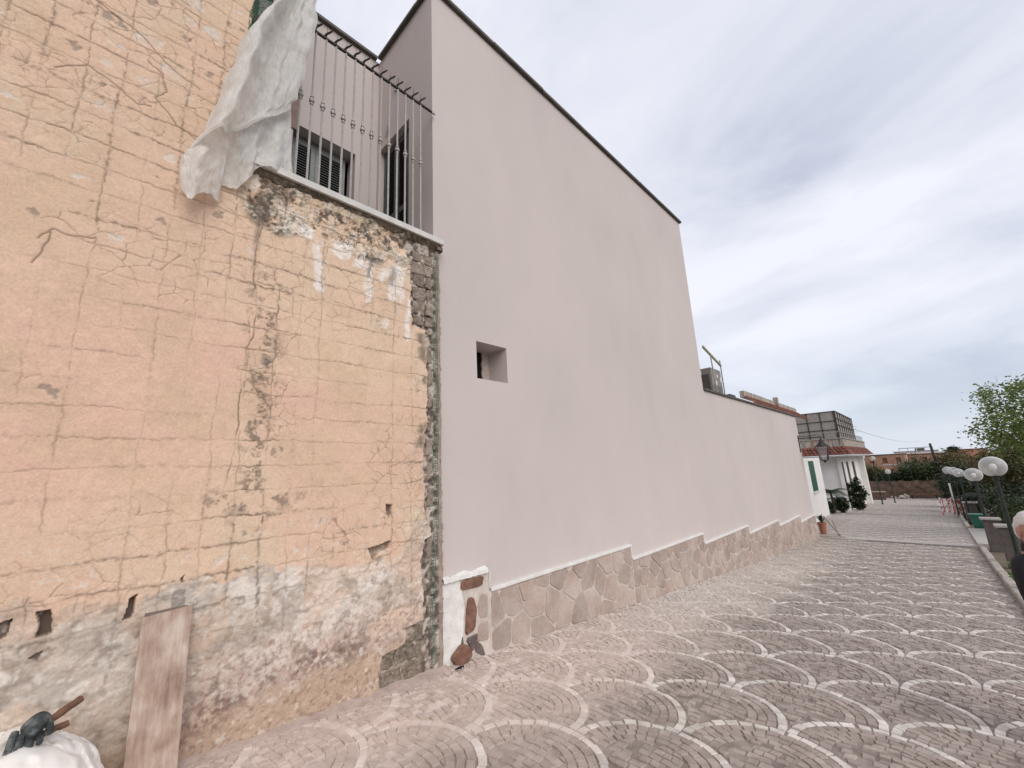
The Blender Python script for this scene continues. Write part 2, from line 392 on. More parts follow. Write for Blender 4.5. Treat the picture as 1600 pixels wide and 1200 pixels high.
P_cob = pave_mat('cobble', [(0.3, (.255, .212, .186)), (0.5, (.325, .275, .243)), (0.7, (.395, .342, .304))], DUST, 0.86, 0.14)
P_bord = pave_mat('pale_border', [(0.3, (.44, .40, .36)), (0.5, (.575, .53, .485)), (0.7, (.70, .66, .61))], (.66, .53, .465), 0.85, 0.17)

# ------------------------------------------------------------------ ground and paving
def sheet(name, xs, ys, zf, m):
    mb = MB(); vs = []; fs = []
    for y in ys:
        for x in xs(y) if callable(xs) else xs: vs.append((x, y, zf(x, y)))
    nx = len(xs(ys[0]) if callable(xs) else xs)
    for j in range(len(ys) - 1):
        for i in range(nx - 1): fs.append((j * nx + i, j * nx + i + 1, (j + 1) * nx + i + 1, (j + 1) * nx + i))
    mb.add(vs, fs)
    return mb.build(name, m)
gy = [p[0] for p in GP]
ys_f = sorted(set([-60, -30, -12] + [i * 1.0 for i in range(-12, 62)] + [80, 140, 300, 700, 1500]))
gnd = sheet('ground', [-1500, -300, -60, -12, 0.6, 1.2, 3, 8, 25, 80, 300, 1500], ys_f, lambda x, y: g(y) - 0.05 - (0.02 if x < 0.7 else 0), M_soil)
tag(gnd, kind='structure')
pys = [i * 0.5 for i in range(-24, 122)]
pav = sheet('paving', lambda y: [-14, -3.3, -1.5, kerb_x(y) + 0.02], pys, lambda x, y: g(y), P_joint)
tag(pav, kind='structure')

FR, FY0, KY = 0.5, 2.53, 1.02       # fan radius, first row, stretch along the street
cob_list, bord_list = [], []        # (polygon 2-D)
def in_view(x, y):
    px, py, zz = proj((x, y, g(y)))
    return zz > 0.2 and -60 < px < 1660 and py < 1290
def add_fan(cx, k, full):
    cyv = k * 0.5                     # unstretched row coordinate
    lower = [(cx - 0.5, cyv - 0.5), (cx + 0.5, cyv - 0.5)]
    def W(u, v): return (u, FY0 + KY * v)
    # pale border arc
    nb = 16
    for i in range(nb):
        a0 = math.pi * (i + 0.04) / nb; a1 = math.pi * (i + 0.96) / nb
        if rng.random() < 0.05 : a1 -= 0.03
        r0, r1 = 0.444 + rng.uniform(-.005, .005), 0.498 + rng.uniform(-.005, .004)
        poly = [W(cx + r * math.cos(a), cyv + r * math.sin(a)) for r, a in ((r0, a0), (r1, a0), (r1, a1), (r0, a1))]
        bord_list.append(poly)
    if not full: return
    dr = 0.0615
    def inner(px_, py_):
        return all(math.hypot(px_ - lx, py_ - ly) > .507 for lx, ly in lower)
    for i in range(3):
        ro = 0.437 - dr * i; ri = ro - dr; rm = (ro + ri) / 2
        a0_, a1_ = -.55, math.pi + .55
        n = int(round((a1_ - a0_) * rm / 0.072)); ph = rng.uniform(0, 1)
        cuts = [a0_ + (a1_ - a0_) * (j + ph + rng.uniform(-.14, .14)) / n for j in range(n + 1)]
        for j0, j1 in zip(cuts[:-1], cuts[1:]):
            gp2 = .0028 / rm
            a_, b_ = ri + .003 + rng.uniform(-.003, .003), ro - .002 + rng.uniform(-.003, .002)
            p = [[cx + r * math.cos(t_), cyv + r * math.sin(t_)] for r, t_ in ((a_, j0 + gp2), (b_, j0 + gp2 + rng.uniform(-.01, .01)), (b_ + .001, (j0 + j1) / 2), (b_, j1 - gp2), (a_, j1 - gp2 + rng.uniform(-.01, .01)))]
            mx_ = sum(q[0] for q in p) / 5; my_ = sum(q[1] for q in p) / 5
            if any(math.hypot(mx_ - lx, my_ - ly) < .5095 for lx, ly in lower): continue
            for q in p:
                for lx, ly in lower:
                    d = math.hypot(q[0] - lx, q[1] - ly)
                    if d < .507: q[0] = lx + (q[0] - lx) / d * .507; q[1] = ly + (q[1] - ly) / d * .507
            cob_list.append([W(*q) for q in p])
    for p in rng.choice(CORES):
        q_ = [[cx + a_ * flip, cyv + b_] for flip in (rng.choice((-1, 1)),) for a_, b_ in p]
        cob_list.append([W(*q) for q in q_])
# irregular heart of a fan: small stones cut to fit the tapering tail
def _clip(poly, nx, ny, c):
    out = []
    for i in range(len(poly)):
        p, q = poly[i], poly[(i + 1) % len(poly)]
        dp = nx * p[0] + ny * p[1] - c; dq = nx * q[0] + ny * q[1] - c
        if dp <= 0: out.append(p)
        if (dp < 0 < dq) or (dq < 0 < dp):
            t_ = dp / (dp - dq); out.append((p[0] + (q[0] - p[0]) * t_, p[1] + (q[1] - p[1]) * t_))
    return out
CORES = []
for v_ in range(8):
    out = []
    for jr in range(11):
        yt = .262 - .064 * jr; yb = yt - .064
        x = -.30 - rng.uniform(0, .07)
        while x < .30:
            w_ = rng.uniform(.056, .078); gp_ = .0028
            cv = lambda q: -.75 * q * q
            j_ = lambda: rng.uniform(-.004, .004)
            xa, xb = x + gp_, x + w_ - gp_; sk = rng.uniform(-.006, .006)
            p = [(xa - sk + j_() * .5, yb + gp_ + cv(xa) + j_()), (xb - sk + j_() * .5, yb + gp_ + cv(xb) + j_()), (xb + sk + j_() * .5, yt - gp_ + cv(xb) + j_()), (xa + sk + j_() * .5, yt - gp_ + cv(xa) + j_())]
            x += w_
            cx0 = (xa + xb) / 2; cy0 = (yt + yb) / 2 + cv(cx0)
            r0_ = math.hypot(cx0, cy0)
            if r0_ > .262 and cy0 > -.05: continue
            if any(math.hypot(cx0 - lx, cy0 + .5) < .505 for lx in (-.5, .5)): continue
            for k in range(22):
                t_ = -.5 + (math.pi + 1.0) * k / 21
                if len(p) >= 3: p = _clip(p, math.cos(t_), math.sin(t_), .2485)
            pp = []
            for q in p:
                q = list(q)
                for lx in (-.5, .5):
                    d = math.hypot(q[0] - lx, q[1] + .5)
                    if d < .507: q[0] = lx + (q[0] - lx) / d * .507; q[1] = -.5 + (q[1] + .5) / d * .507
                pp.append(q)
            if len(pp) < 3: continue
            ar = abs(sum(pp[i][0] * pp[(i + 1) % len(pp)][1] - pp[(i + 1) % len(pp)][0] * pp[i][1] for i in range(len(pp)))) / 2
            if ar > .0005: out.append(pp)
    CORES.append(out)
for k in range(-9, 116):
    yc = FY0 + KY * k * 0.5
    xoff = 0.5 if k % 2 == 0 else 0.0
    full = -2.5 < yc < 20.4
    for i in range(-16, 3):
        cx = i + xoff
        if cx > kerb_x(yc) - 0.05: continue
        if yc < 31 and cx < -3.55: continue
        if cx < -5.4: continue
        add_fan(cx, k, full)
def stone_mesh(mb, poly, h, bev, tilt=0.003, rnd=None):
    n = len(poly); cx = sum(p[0] for p in poly) / n; cy = sum(p[1] for p in poly) / n
    ax, ay = rng.uniform(-tilt, tilt) / 0.035, rng.uniform(-tilt, tilt) / 0.035
    vs = []
    for x, y in poly: vs.append((x, y, g(y) - 0.004))
    for x, y in poly:
        vs.append((cx + (x - cx) * (1 - bev), cy + (y - cy) * (1 - bev), g(y) + h + ax * (x - cx) + ay * (y - cy)))
    fs = [tuple(range(n, 2 * n))] + [(i, (i + 1) % n, n + (i + 1) % n, n + i) for i in range(n)]
    mb.add(vs, fs, rnd)
def lay(polys, single, many, m, h, bev, tilt):
    keep = []
    for p in polys:
        cx = sum(q[0] for q in p) / len(p); cy = sum(q[1] for q in p) / len(p)
        if cx > kerb_x(cy) - 0.03 : continue
        if cy < 31 and cx < -3.47: continue
        if cx < -3.40 and cy < 2.5: continue
        px, py, zz = proj((cx, cy, g(cy)))
        vis = zz > .2 and 0 < px < 1600 and 0 < py < 1200
        keep.append((zz if vis else 1e6 + abs(zz), p))
    keep.sort(key=lambda q: q[0])
    for d, p in keep[:300]:
        mb = MB(); stone_mesh(mb, p, h + rng.uniform(-.0035, .0035), bev, tilt); o = mb.build(single, m, pav, fix=False)
    mb = MB()
    for d, p in keep[300:]: stone_mesh(mb, p, h + rng.uniform(-.0035, .0035), bev, tilt)
    tag(mb.build(many, m, pav, fix=False), kind='stuff')
lay(cob_list, 'cobblestone', 'cobblestones', P_cob, 0.0075, 0.12, 0.0026)
lay(bord_list, 'border_stone', 'border_stones', P_bord, 0.0075, 0.10, 0.002)

# concrete cross strips with dark bars in front standing in for shade
def strip(y0, y1, x0, x1, dy=0.0, name='cross_strip'):
    mb = MB()
    n = 12
    vs = []; fs = []
    for i in range(n + 1):
        x = x0 + (x1 - x0) * i / n
        ya, yb = y0 + dy * i / n, y1 + dy * i / n
        vs += [(x, ya, g(ya) - .02), (x, ya, g(ya) + .045), (x, yb, g(yb) + .03), (x, yb, g(yb) - .02)]
    for i in range(n):
        for q in range(3): fs.append((i * 4 + q, i * 4 + 4 + q, i * 4 + 5 + q, i * 4 + 1 + q))
    mb.add(vs, fs)
    return tag(mb.build(name, M_conc, None), kind='structure')
strip(20.62, 21.5, -3.4, 0.62, -0.25, 'concrete_strip')
mb = MB()  # dark bars added to imitate shade on the strip's front face
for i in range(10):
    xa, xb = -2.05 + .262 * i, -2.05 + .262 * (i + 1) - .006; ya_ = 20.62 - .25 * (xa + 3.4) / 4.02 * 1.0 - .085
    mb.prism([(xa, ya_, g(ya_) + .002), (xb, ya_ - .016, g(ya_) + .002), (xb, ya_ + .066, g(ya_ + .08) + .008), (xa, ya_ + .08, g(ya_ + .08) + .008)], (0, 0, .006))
tag(mb.build('strip_shade_bars', M_irond, None), 'narrow dark bars added as shade across the fan paving in front of the concrete strip', 'shade bars')
strip(36.0, 36.5, -5.0, 0.80, 0, 'far_concrete_strip')
# dust along the foot of the old wall: a low fillet of fallen plaster
mb = MB(); vs = []; fs = []
yy = np.arange(-3, 2.6, 0.05)
for i, y in enumerate(yy):
    w = 0.05 + 0.05 * rng.random(); h = 0.018 + 0.02 * rng.random()
    vs += [(-3.455, y, g(y) + h + .012), (-3.41, y, g(y) + h), (-3.41 + w, y, g(y) - .003)]
for i in range(len(yy) - 1):
    for q in range(2): fs.append((i * 3 + q, i * 3 + 3 + q, i * 3 + 4 + q, i * 3 + 1 + q))
mb.add(vs, fs)
M_fillet = mat('plaster_dust', [(.36, .27, .23), (.50, .40, .35)], scale=12, rough=1, bump=0.8, bscale=70)
tag(mb.build('plaster_dust', M_fillet, None, smooth=True), kind='stuff')

# ------------------------------------------------------------------ old plastered wall (weathered height field)
WX = -3.42
old = thing('old_house', 'old house wall of cracked peach plaster with a stripped edge beside the smooth grey house', 'house', (-3.9, -1.0, g(-1)))
def old_wall():
    ST = 0.0056
    ya = np.concatenate([np.arange(-9, -4.5, 0.3), np.arange(-4.5, -2.0, 0.045), np.arange(-2.0, -0.8, 0.02), np.arange(-0.8, 2.526, ST)])
    za = np.concatenate([np.arange(-0.25, 5.95, ST), np.arange(6.0, 9.6, 0.15)])
    Y, Z = np.meshgrid(ya, za, indexing='ij')
    sh = Y.shape
    # wobble for irregular edges
    wob = (fbm(Y, Z, 9, 1, 4) - 0.5)
    wob2 = (fbm(Y, Z, 30, 2, 3) - 0.5)
    # stripped zone along the right edge: polyline of the plaster edge (z -> y)
    pe = [(-.3, 1.85), (0.0, 1.85), (.30, 1.88), (.315, 2.03), (.34, 2.10), (.445, 2.12), (.46, 2.29), (.63, 2.285), (.98, 2.27), (1.14, 2.30), (1.16, 2.37), (1.23, 2.38), (1.34, 2.31), (1.47, 2.30), (1.8, 2.29), (2.12, 2.30), (2.23, 2.35), (2.45, 2.33), (2.96, 2.33), (3.18, 2.32), (3.20, 2.16), (3.47, 2.15), (3.84, 2.14), (4.02, 2.08), (4.3, 2.06)]
    edge = np.interp(Z, [p[0] for p in pe], [p[1] for p in pe]) + wob * 0.05 + wob2 * 0.03
    raw = sstep(-0.004, 0.008, Y - edge)
    rawlow = raw * (Z < .5)
    # plaster relief
    h = (fbm(Y, Z, 2.2, 3, 4) - .5) * 0.016 + (fbm(Y, Z, 22, 4, 3) - .5) * 0.0035
    # base colours
    def C(*c): return np.array(c, dtype=np.float64)
    def blend(a, c, m): return a * (1 - m[..., None]) + c * m[..., None]
    n_big = fbm(Y, Z, 0.9, 5, 3); n_mid = fbm(Y, Z, 4, 6, 4); n_fine = fbm(Y, Z, 24, 7, 4)
    cl = np.zeros(sh + (3,)) + C(.685, .480, .357)
    pink = sstep(.40, .62, n_big) * sstep(1.5, 1.9, Z) * (1 - sstep(2.7, 3.3, Z))
    cl = blend(cl, C(.70, .465, .358), pink)
    yel = sstep(.45, .6, fbm(Y, Z, 1.3, 2, 3)) * (.25 + .75 * sstep(.2, 1.4, Y)) * .7
    cl = blend(cl, C(.72, .535, .39), yel)
    cl = blend(cl, C(.625, .45, .315), sstep(.5, .7, n_mid) * .55)
    cl *= (1 + (n_fine - .5) * .14)[..., None]
    # where the wall cracks most
    rough_up = sstep(2.5, 3.6, Z + (fbm(Y, Z, 1.2, 1, 2) - .5) * 1.2)
    rough_dn = 1 - sstep(1.2, 1.75, Z)
    band = np.exp(-((Y - .87) / .14) ** 2)
    edgeb = sstep(1.95, 2.2, Y)
    smoothL = sstep(-.15, -.30, Y) * sstep(2.35, 2.6, Z) * (1 - sstep(3.4, 3.7, Z))
    act = np.clip(.42 + .5 * rough_up + .4 * rough_dn + .7 * band + .6 * edgeb - .8 * smoothL, 0, 1)
    wear = sstep(.44, .64, fbm(Y, Z, 5, 2, 3)) * np.clip(.5 * rough_up + .5 * rough_dn + .6 * band + .6 * edgeb - smoothL, 0, 1)
    cl = blend(cl, C(.66, .53, .39), wear * .55)
    # cracks along the block joints
    crack = np.zeros(sh); soft = np.zeros(sh)
    zrow = [0.80, .97, 1.15, 1.32, 1.5, 1.67, 1.84, 2.02, 2.19, 2.36, 2.53, 2.69, 2.87, 3.04, 3.21, 3.38, 3.56, 3.73, 3.9, 4.08, 4.25, 4.43, 4.6, 4.77, 4.95, 5.12, 5.3, 5.47, 5.65]
    for i, zk in enumerate(zrow):
        w = (fbm(Y * 1.0, np.full(sh, i * 3.7), 5, i, 3) - .5) * 0.036 + (fbm(Y, Z * .3 + i, 34, i, 3) - .5) * .02
        d = Z - zk - w
        sel = np.abs(d) < .12
        on = sstep(.30, .56, vnoise(Y * 2.6 + i * 7.7, np.full(sh, i * 1.9), i) * .62 + act * .38)
        wd = .0027 + .0030 * vnoise(Y * 7 + i, np.full(sh, i + .5), i + 2) ** 2 * (0.4 + act) + .0010 * rough_up * (Y < .7)
        pr = on * rng.uniform(.65, 1.0) * (.45 + .55 * act) * (.45 + .55 * sstep(.3, .6, vnoise(Y * 19, np.full(sh, i + 2.5), i + 3))) * (.55 + .45 * sstep(.9, 1.1, Z))
        crack = np.where(sel, np.maximum(crack, pr * np.exp(-(d / wd) ** 2)), crack)
        st = sstep(.56, .74, vnoise(Y * 3.1 + i * 2.2, np.full(sh, i * 5.3), i + 4)) * act * sstep(.42, .60, fbm(Y, Z, 60, i, 3))
        soft = np.where(sel, np.maximum(soft, st * np.exp(-((d + wob2 * .02) / .013) ** 2)), soft)
    ycol = [-.81, -.63, -.46, -.28, -.11, .07, .24, .42, .6, .765, .945, 1.12, 1.27, 1.45, 1.72, 1.96, 2.16]
    for i, yk in enumerate(ycol):
        w = (fbm(np.full(sh, i * 4.1), Z, 4, i + 3, 3) - .5) * 0.038 + (fbm(Y * .3 + i, Z, 34, i + 3, 3) - .5) * .02
        d = Y - yk - w
        sel = np.abs(d) < .13
        base = {13: .22, 14: .3}.get(i, .62)
        on = sstep(.33, .6, vnoise(np.full(sh, i * 2.3), Z * 2.7 + i * 3.1, i + 1) * base + act * .30)
        wd = .0026 + .0028 * vnoise(np.full(sh, i + .2), Z * 7, i + 3) ** 2 * (0.4 + act)
        pr = on * rng.uniform(.5, .95) * (.4 + .6 * act) * (.4 + .6 * sstep(.3, .6, vnoise(np.full(sh, i + 1.2), Z * 19, i + 4))) * sstep(.72, 1.08, Z)
        crack = np.where(sel, np.maximum(crack, pr * np.exp(-(d / wd) ** 2)), crack)
        st = sstep(.58, .75, vnoise(np.full(sh, i * 6.2), Z * 2.4 + i, i + 5)) * act * sstep(.42, .60, fbm(Y, Z, 60, i + 3, 3))
        soft = np.where(sel, np.maximum(soft, .85 * st * np.exp(-((d + wob2 * .02) / .012) ** 2)), soft)
    # strong vertical crack and black run below the balcony corner
    d = Y - (.775 + .02 * np.sin(Z * 7) - .06 * sstep(3.0, 1.7, Z) + wob * .05)
    crack = np.maximum(crack, np.exp(-(d / .004) ** 2) * (.25 + .75 * sstep(.35, .6, vnoise(Y * .1, Z * 9, 3))) * sstep(1.6, 1.9, Z) * (1 - sstep(3.7, 3.95, Z)))
    soft = np.maximum(soft, 1.0 * np.exp(-((Y - .765 - wob * .06) / .022) ** 2) * sstep(3.42, 3.6, Z) * (1 - sstep(3.95, 4.1, Z)))
    soft = np.maximum(soft, .8 * np.exp(-(d / .02) ** 2) * sstep(3.0, 3.2, Z) * (1 - sstep(3.5, 3.7, Z)) * sstep(.4, .6, n_fine))
    under0 = sstep(3.6, 3.8, Z) * sstep(.55, .7, Y)
    # long random cracks
    def draw(pts, wd, amp):
        nonlocal crack
        for (a, b), (c, e) in zip(pts[:-1], pts[1:]):
            i0, i1 = np.searchsorted(ya, [min(a, c) - .03, max(a, c) + .03]); j0, j1 = np.searchsorted(za, [min(b, e) - .03, max(b, e) + .03])
            if i1 <= i0 or j1 <= j0: continue
            yy_, zz_ = Y[i0:i1, j0:j1], Z[i0:i1, j0:j1]
            L2 = (c - a) ** 2 + (e - b) ** 2 + 1e-12
            tt = np.clip(((yy_ - a) * (c - a) + (zz_ - b) * (e - b)) / L2, 0, 1)
            dd = np.hypot(yy_ - a - tt * (c - a), zz_ - b - tt * (e - b))
            crack[i0:i1, j0:j1] = np.maximum(crack[i0:i1, j0:j1], amp * np.exp(-(dd / wd) ** 2))
    def worley(A, B_, cell, seed):
        u, v = A / cell, B_ / cell
        iu, iv = np.floor(u).astype(int), np.floor(v).astype(int)
        f1 = np.full(sh, 9.0); f2 = np.full(sh, 9.0)
        for dx in (-1, 0, 1):
            for dy in (-1, 0, 1):
                ju, jv = (iu + dx) & 255, (iv + dy) & 255
                d_ = np.hypot(iu + dx + _L[seed][ju, jv] - u, iv + dy + _L[seed + 1][ju, jv] - v)
                f2 = np.minimum(f2, np.maximum(f1, d_)); f1 = np.minimum(f1, d_)
        return (f2 - f1) * cell
    for seed, cell, sc, th, am in ((1, .15, 1.7, .565, .75), (3, .085, 2.3, .62, .6)):
        ww = worley(Y * 1.0 + (fbm(Y, Z, 14, seed, 3) - .5) * .05, Z * 1.15 + (fbm(Y, Z, 14, seed + 2, 3) - .5) * .05, cell, seed)
        pm = sstep(th, th + .09, fbm(Y, Z, sc, seed + 4, 3) + .12 * (act - .6) + .05 * under0)
        crack = np.maximum(crack, am * pm * np.exp(-(ww / .0042) ** 2) * (.4 + .6 * sstep(.35, .55, fbm(Y, Z, 11, seed, 2))) * (.3 + .7 * sstep(.85, 1.1, Z)))
    # hand-placed long cracks seen on the upper left
    for pts in ([(-.45, 4.98), (-.25, 4.93), (-.05, 4.86), (.05, 4.77), (.15, 4.70), (.30, 4.66)], [(.0, 4.68), (.08, 4.63), (.12, 4.5), (.06, 4.42), (.14, 4.34), (.2, 4.27), (.33, 4.22)], [(-.40, 4.30), (-.28, 4.42), (-.15, 4.38), (-.02, 4.30), (.05, 4.33)], [(-.33, 3.16), (-.28, 3.24), (-.2, 3.22), (-.1, 3.25)], [(-.28, 3.22), (-.3, 3.1), (-.33, 3.0)]):
        jit = []
        for (a, b), (c, e) in zip(pts[:-1], pts[1:]):
            for q in range(5): jit.append((a + (c - a) * q / 5 + rng.uniform(-.006, .006), b + (e - b) * q / 5 + rng.uniform(-.006, .006)))
        draw(jit + [pts[-1]], .0042, 1.0)
    crack *= (1 - raw)
    # chipped spots at block centres
    chip_w = np.zeros(sh); chip_g = np.zeros(sh)
    for i, zk in enumerate(zrow):
        for yk in ycol:
            yc, zc = yk + .088 + rng.uniform(-.02, .02), zk + .086 + rng.uniform(-.015, .015)
            up = zc > 3.3 and yc < .5; mid = .7 < yc < 1.02 and zc > 1.3
            if not (rng.random() < (.55 if up else .6 if mid else .05 if zc > 1.4 else .18)): continue
            i0, i1 = np.searchsorted(ya, [yc - .12, yc + .12]); j0, j1 = np.searchsorted(za, [zc - .09, zc + .09])
            if i1 <= i0 or j1 <= j0: continue
            yy_, zz_ = Y[i0:i1, j0:j1], Z[i0:i1, j0:j1]
            dd = np.hypot((yy_ - yc) / 1.6, zz_ - zc) + wob[i0:i1, j0:j1] * .13 + wob2[i0:i1, j0:j1] * .06
            rr = rng.uniform(.004, .022)
            mm_ = (1 - sstep(rr, rr + .014, dd)) * (.35 + .65 * sstep(.40, .58, n_fine[i0:i1, j0:j1]))
            tgt = chip_g if (mid or rng.random() < .35) else chip_w
            tgt[i0:i1, j0:j1] = np.maximum(tgt[i0:i1, j0:j1], mm_)
    # small white flecks in the worn zones
    fleck = sstep(.70, .76, fbm(Y, Z, 26, 5, 3)) * np.clip(rough_dn * .8 + edgeb * .6 + rough_up * .25, 0, 1)
    # lime-white runs under the balcony
    lime = np.zeros(sh)
    for (yc, w, z0, z1) in ((1.23, .055, 3.20, 3.80), (1.10, .10, 3.68, 3.86), (1.42, .12, 3.60, 3.86), (1.70, .065, 3.28, 3.80), (1.97, .15, 3.32, 3.82), (1.60, .10, 3.55, 3.80), (1.86, .05, 3.06, 3.2), (2.12, .04, 3.0, 3.5), (1.85, .07, 3.55, 3.75)):
        m_ = np.exp(-((Y - yc + wob * .10) / w) ** 2) * sstep(z0 - .02, z0 + .10, Z + wob * .18) * (1 - sstep(z1 - .08, z1 + .05, Z + wob * .15))
        lime = np.maximum(lime, m_)
    lime = sstep(.34, .78, lime * (.30 + 1.15 * fbm(Y, Z, 18, 3, 5))) * (.55 + .45 * sstep(.4, .6, fbm(Y, Z, 45, 1, 3)))
    # flaked, stone-like lumps and black mould below the coping
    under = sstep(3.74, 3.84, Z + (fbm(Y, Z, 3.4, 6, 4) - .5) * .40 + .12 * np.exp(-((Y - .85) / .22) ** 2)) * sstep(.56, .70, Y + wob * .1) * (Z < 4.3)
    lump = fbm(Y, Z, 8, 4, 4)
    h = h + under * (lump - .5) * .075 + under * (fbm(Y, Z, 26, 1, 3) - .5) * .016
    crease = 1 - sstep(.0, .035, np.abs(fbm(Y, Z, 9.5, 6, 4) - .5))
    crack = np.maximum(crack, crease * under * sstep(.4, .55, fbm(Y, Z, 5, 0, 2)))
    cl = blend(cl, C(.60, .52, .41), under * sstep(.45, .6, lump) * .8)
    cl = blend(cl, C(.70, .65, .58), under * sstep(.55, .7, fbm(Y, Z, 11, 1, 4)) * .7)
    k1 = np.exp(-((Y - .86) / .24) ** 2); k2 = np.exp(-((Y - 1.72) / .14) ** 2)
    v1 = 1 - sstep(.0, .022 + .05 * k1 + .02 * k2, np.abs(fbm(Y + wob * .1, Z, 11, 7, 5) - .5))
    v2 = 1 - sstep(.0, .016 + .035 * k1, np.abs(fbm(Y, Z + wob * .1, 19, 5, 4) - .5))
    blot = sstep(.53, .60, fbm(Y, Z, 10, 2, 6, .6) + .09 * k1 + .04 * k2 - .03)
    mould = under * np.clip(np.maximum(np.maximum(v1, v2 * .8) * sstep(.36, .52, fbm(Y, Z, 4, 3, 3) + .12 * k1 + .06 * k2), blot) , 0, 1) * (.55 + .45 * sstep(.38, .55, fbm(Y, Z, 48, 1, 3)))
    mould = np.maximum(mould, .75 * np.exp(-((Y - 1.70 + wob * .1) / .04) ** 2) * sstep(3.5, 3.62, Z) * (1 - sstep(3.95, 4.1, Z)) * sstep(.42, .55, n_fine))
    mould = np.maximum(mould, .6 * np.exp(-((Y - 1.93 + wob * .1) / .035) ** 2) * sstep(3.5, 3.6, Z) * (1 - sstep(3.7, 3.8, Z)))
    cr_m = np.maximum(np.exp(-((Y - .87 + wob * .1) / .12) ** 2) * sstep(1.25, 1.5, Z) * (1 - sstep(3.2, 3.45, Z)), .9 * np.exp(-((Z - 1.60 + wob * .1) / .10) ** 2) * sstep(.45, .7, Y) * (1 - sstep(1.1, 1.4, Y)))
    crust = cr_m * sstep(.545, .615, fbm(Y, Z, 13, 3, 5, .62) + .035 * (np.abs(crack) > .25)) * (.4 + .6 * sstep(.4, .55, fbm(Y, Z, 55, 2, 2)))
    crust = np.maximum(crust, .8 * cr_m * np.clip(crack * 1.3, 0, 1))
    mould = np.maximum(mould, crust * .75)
    # grimy right margin of the plaster
    marg = np.exp(-((Y - edge + .05) / .05) ** 2) * sstep(.46, .60, fbm(Y, Z, 7, 1, 4)) * sstep(1.5, 1.8, Z) * (1 - sstep(3.1, 3.3, Z))
    # lower band: paint gone, grey-white render, reddish salts lower down
    bl = np.interp(Y, [-9, -.2, .1, .29, .47, .7, .95, 1.19, 1.45, 1.75, 2.05, 2.2, 2.5], [1.1, 1.17, 1.08, 1.06, 1.13, 1.10, 1.13, 1.11, 1.06, 1.04, 1.04, 1.3, 1.45])
    low = 1 - sstep(-.035, .03, Z - bl + wob * .16 + wob2 * .06)
    patch = low * sstep(.44, .56, fbm(Y, Z, 3.5, 3, 4) + .25 * (bl - Z))
    gcol = np.zeros(sh + (3,)) + C(.52, .425, .345)
    gcol = blend(gcol, C(.70, .625, .555), sstep(.40, .60, fbm(Y, Z, 3.2, 1, 5)) * sstep(.45, .72, Z))
    gcol = blend(gcol, C(.42, .355, .30), sstep(.50, .66, fbm(Y, Z, 5, 2, 4)) * .75)
    gcol = blend(gcol, C(.56, .42, .36), sstep(.2, .6, Y) * (1 - sstep(.5, .8, Z)) * .6)
    gcol = blend(gcol, C(.73, .66, .60), sstep(.50, .62, fbm(Y, Z, 20, 6, 5)) * .45 * (.45 + .55 * sstep(.5, 1.3, Y)))
    gcol = blend(gcol, C(.30, .235, .19), sstep(.56, .70, fbm(Y, Z, 19, 7, 5)) * .6)
    footc = 1 - sstep(.28, .42, Z + wob * .15)
    gcol = blend(gcol, C(.47, .34, .245), footc * .8)
    cl = blend(cl, gcol, np.clip(low * .55 + patch * .45, 0, 1))
    zst = np.interp(Y, [.3, .7, .9, 1.1, 1.35, 1.55, 1.84, 2.1], [.22, .34, .42, .45, .45, .45, .43, .5])
    stain = np.exp(-((Z - zst + wob * .10) / np.interp(Y, [.3, .8, 1.2, 1.8], [.16, .085, .07, .10])) ** 2) * sstep(.40, .62, fbm(Y, Z, 30, 4, 4) * .65 + fbm(Y, Z, 9, 4, 3) * .35) * sstep(.30, .75, Y) * (1 - sstep(1.45, 1.9, Y) * .75)
    cl = blend(cl, C(.135, .068, .055), stain * .8)
    speck = sstep(.57, .70, fbm(Y, Z, 44, 6, 3)) * (1 - sstep(.55, .85, Z)) * sstep(.2, .6, Y)
    cl = blend(cl, C(.26, .17, .135), speck * .55)
    h = h + low * ((fbm(Y, Z, 12, 5, 5) - .5) * .026 + (fbm(Y, Z, 42, 2, 3) - .5) * .008 - .003)
    # spalls and slots knocked into the plaster
    hole = np.zeros(sh); hdark = np.zeros(sh)
    def slot(poly, depth, dark):
        nonlocal hole, hdark
        ins = np.ones(sh, bool)
        ys_ = [p[0] for p in poly]; zs_ = [p[1] for p in poly]
        inside = np.zeros(sh, bool)
        A, B = Y + wob * .02, Z + wob * .02
        for q in range(len(poly)):
            y1, z1 = poly[q]; y2, z2 = poly[q - 1]
            if z1 == z2: continue
            cond = ((z1 > B) != (z2 > B)) & (A < (y2 - y1) * (B - z1) / (z2 - z1) + y1)
            inside ^= cond
        hole = np.where(inside, np.maximum(hole, depth), hole); hdark = np.where(inside, dark, hdark)
    slot([(1.905, 1.49), (1.965, 1.48), (1.965, 1.42), (1.935, 1.36), (1.905, 1.41)], .05, .7)
    slot([(1.75, 1.145), (1.955, 1.185), (1.95, 1.125), (1.85, 1.09), (1.80, 1.045), (1.785, 1.06)], .05, .6)
    slot([(-.07, 1.115), (-.015, 1.115), (0.0, 1.03), (.0, .99), (-.06, .985), (-.05, 1.03)], .07, .85)
    slot([(.29, 1.10), (.325, 1.115), (.32, 1.07), (.315, .99), (.272, .985), (.285, 1.04)], .06, .85)
    slot([(.515, 1.16), (.535, 1.175), (.525, 1.13)], .03, .8)
    slot([(-.20, 1.09), (-.15, 1.1), (-.16, 1.02), (-.2, 1.0)], .05, .8)
    slot([(-.07, .90), (-.03, .91), (-.04, .87)], .02, .6)
    cl = blend(cl, C(.11, .088, .075), (hole > 0) * hdark)
    h = h - hole
    gp_ = ((Y > .485) & (Y < .548 + wob * .02) & (Z > .98) & (Z < 1.10 + wob * .05)) * 1.0
    cl = blend(cl, C(.33, .285, .25), gp_)
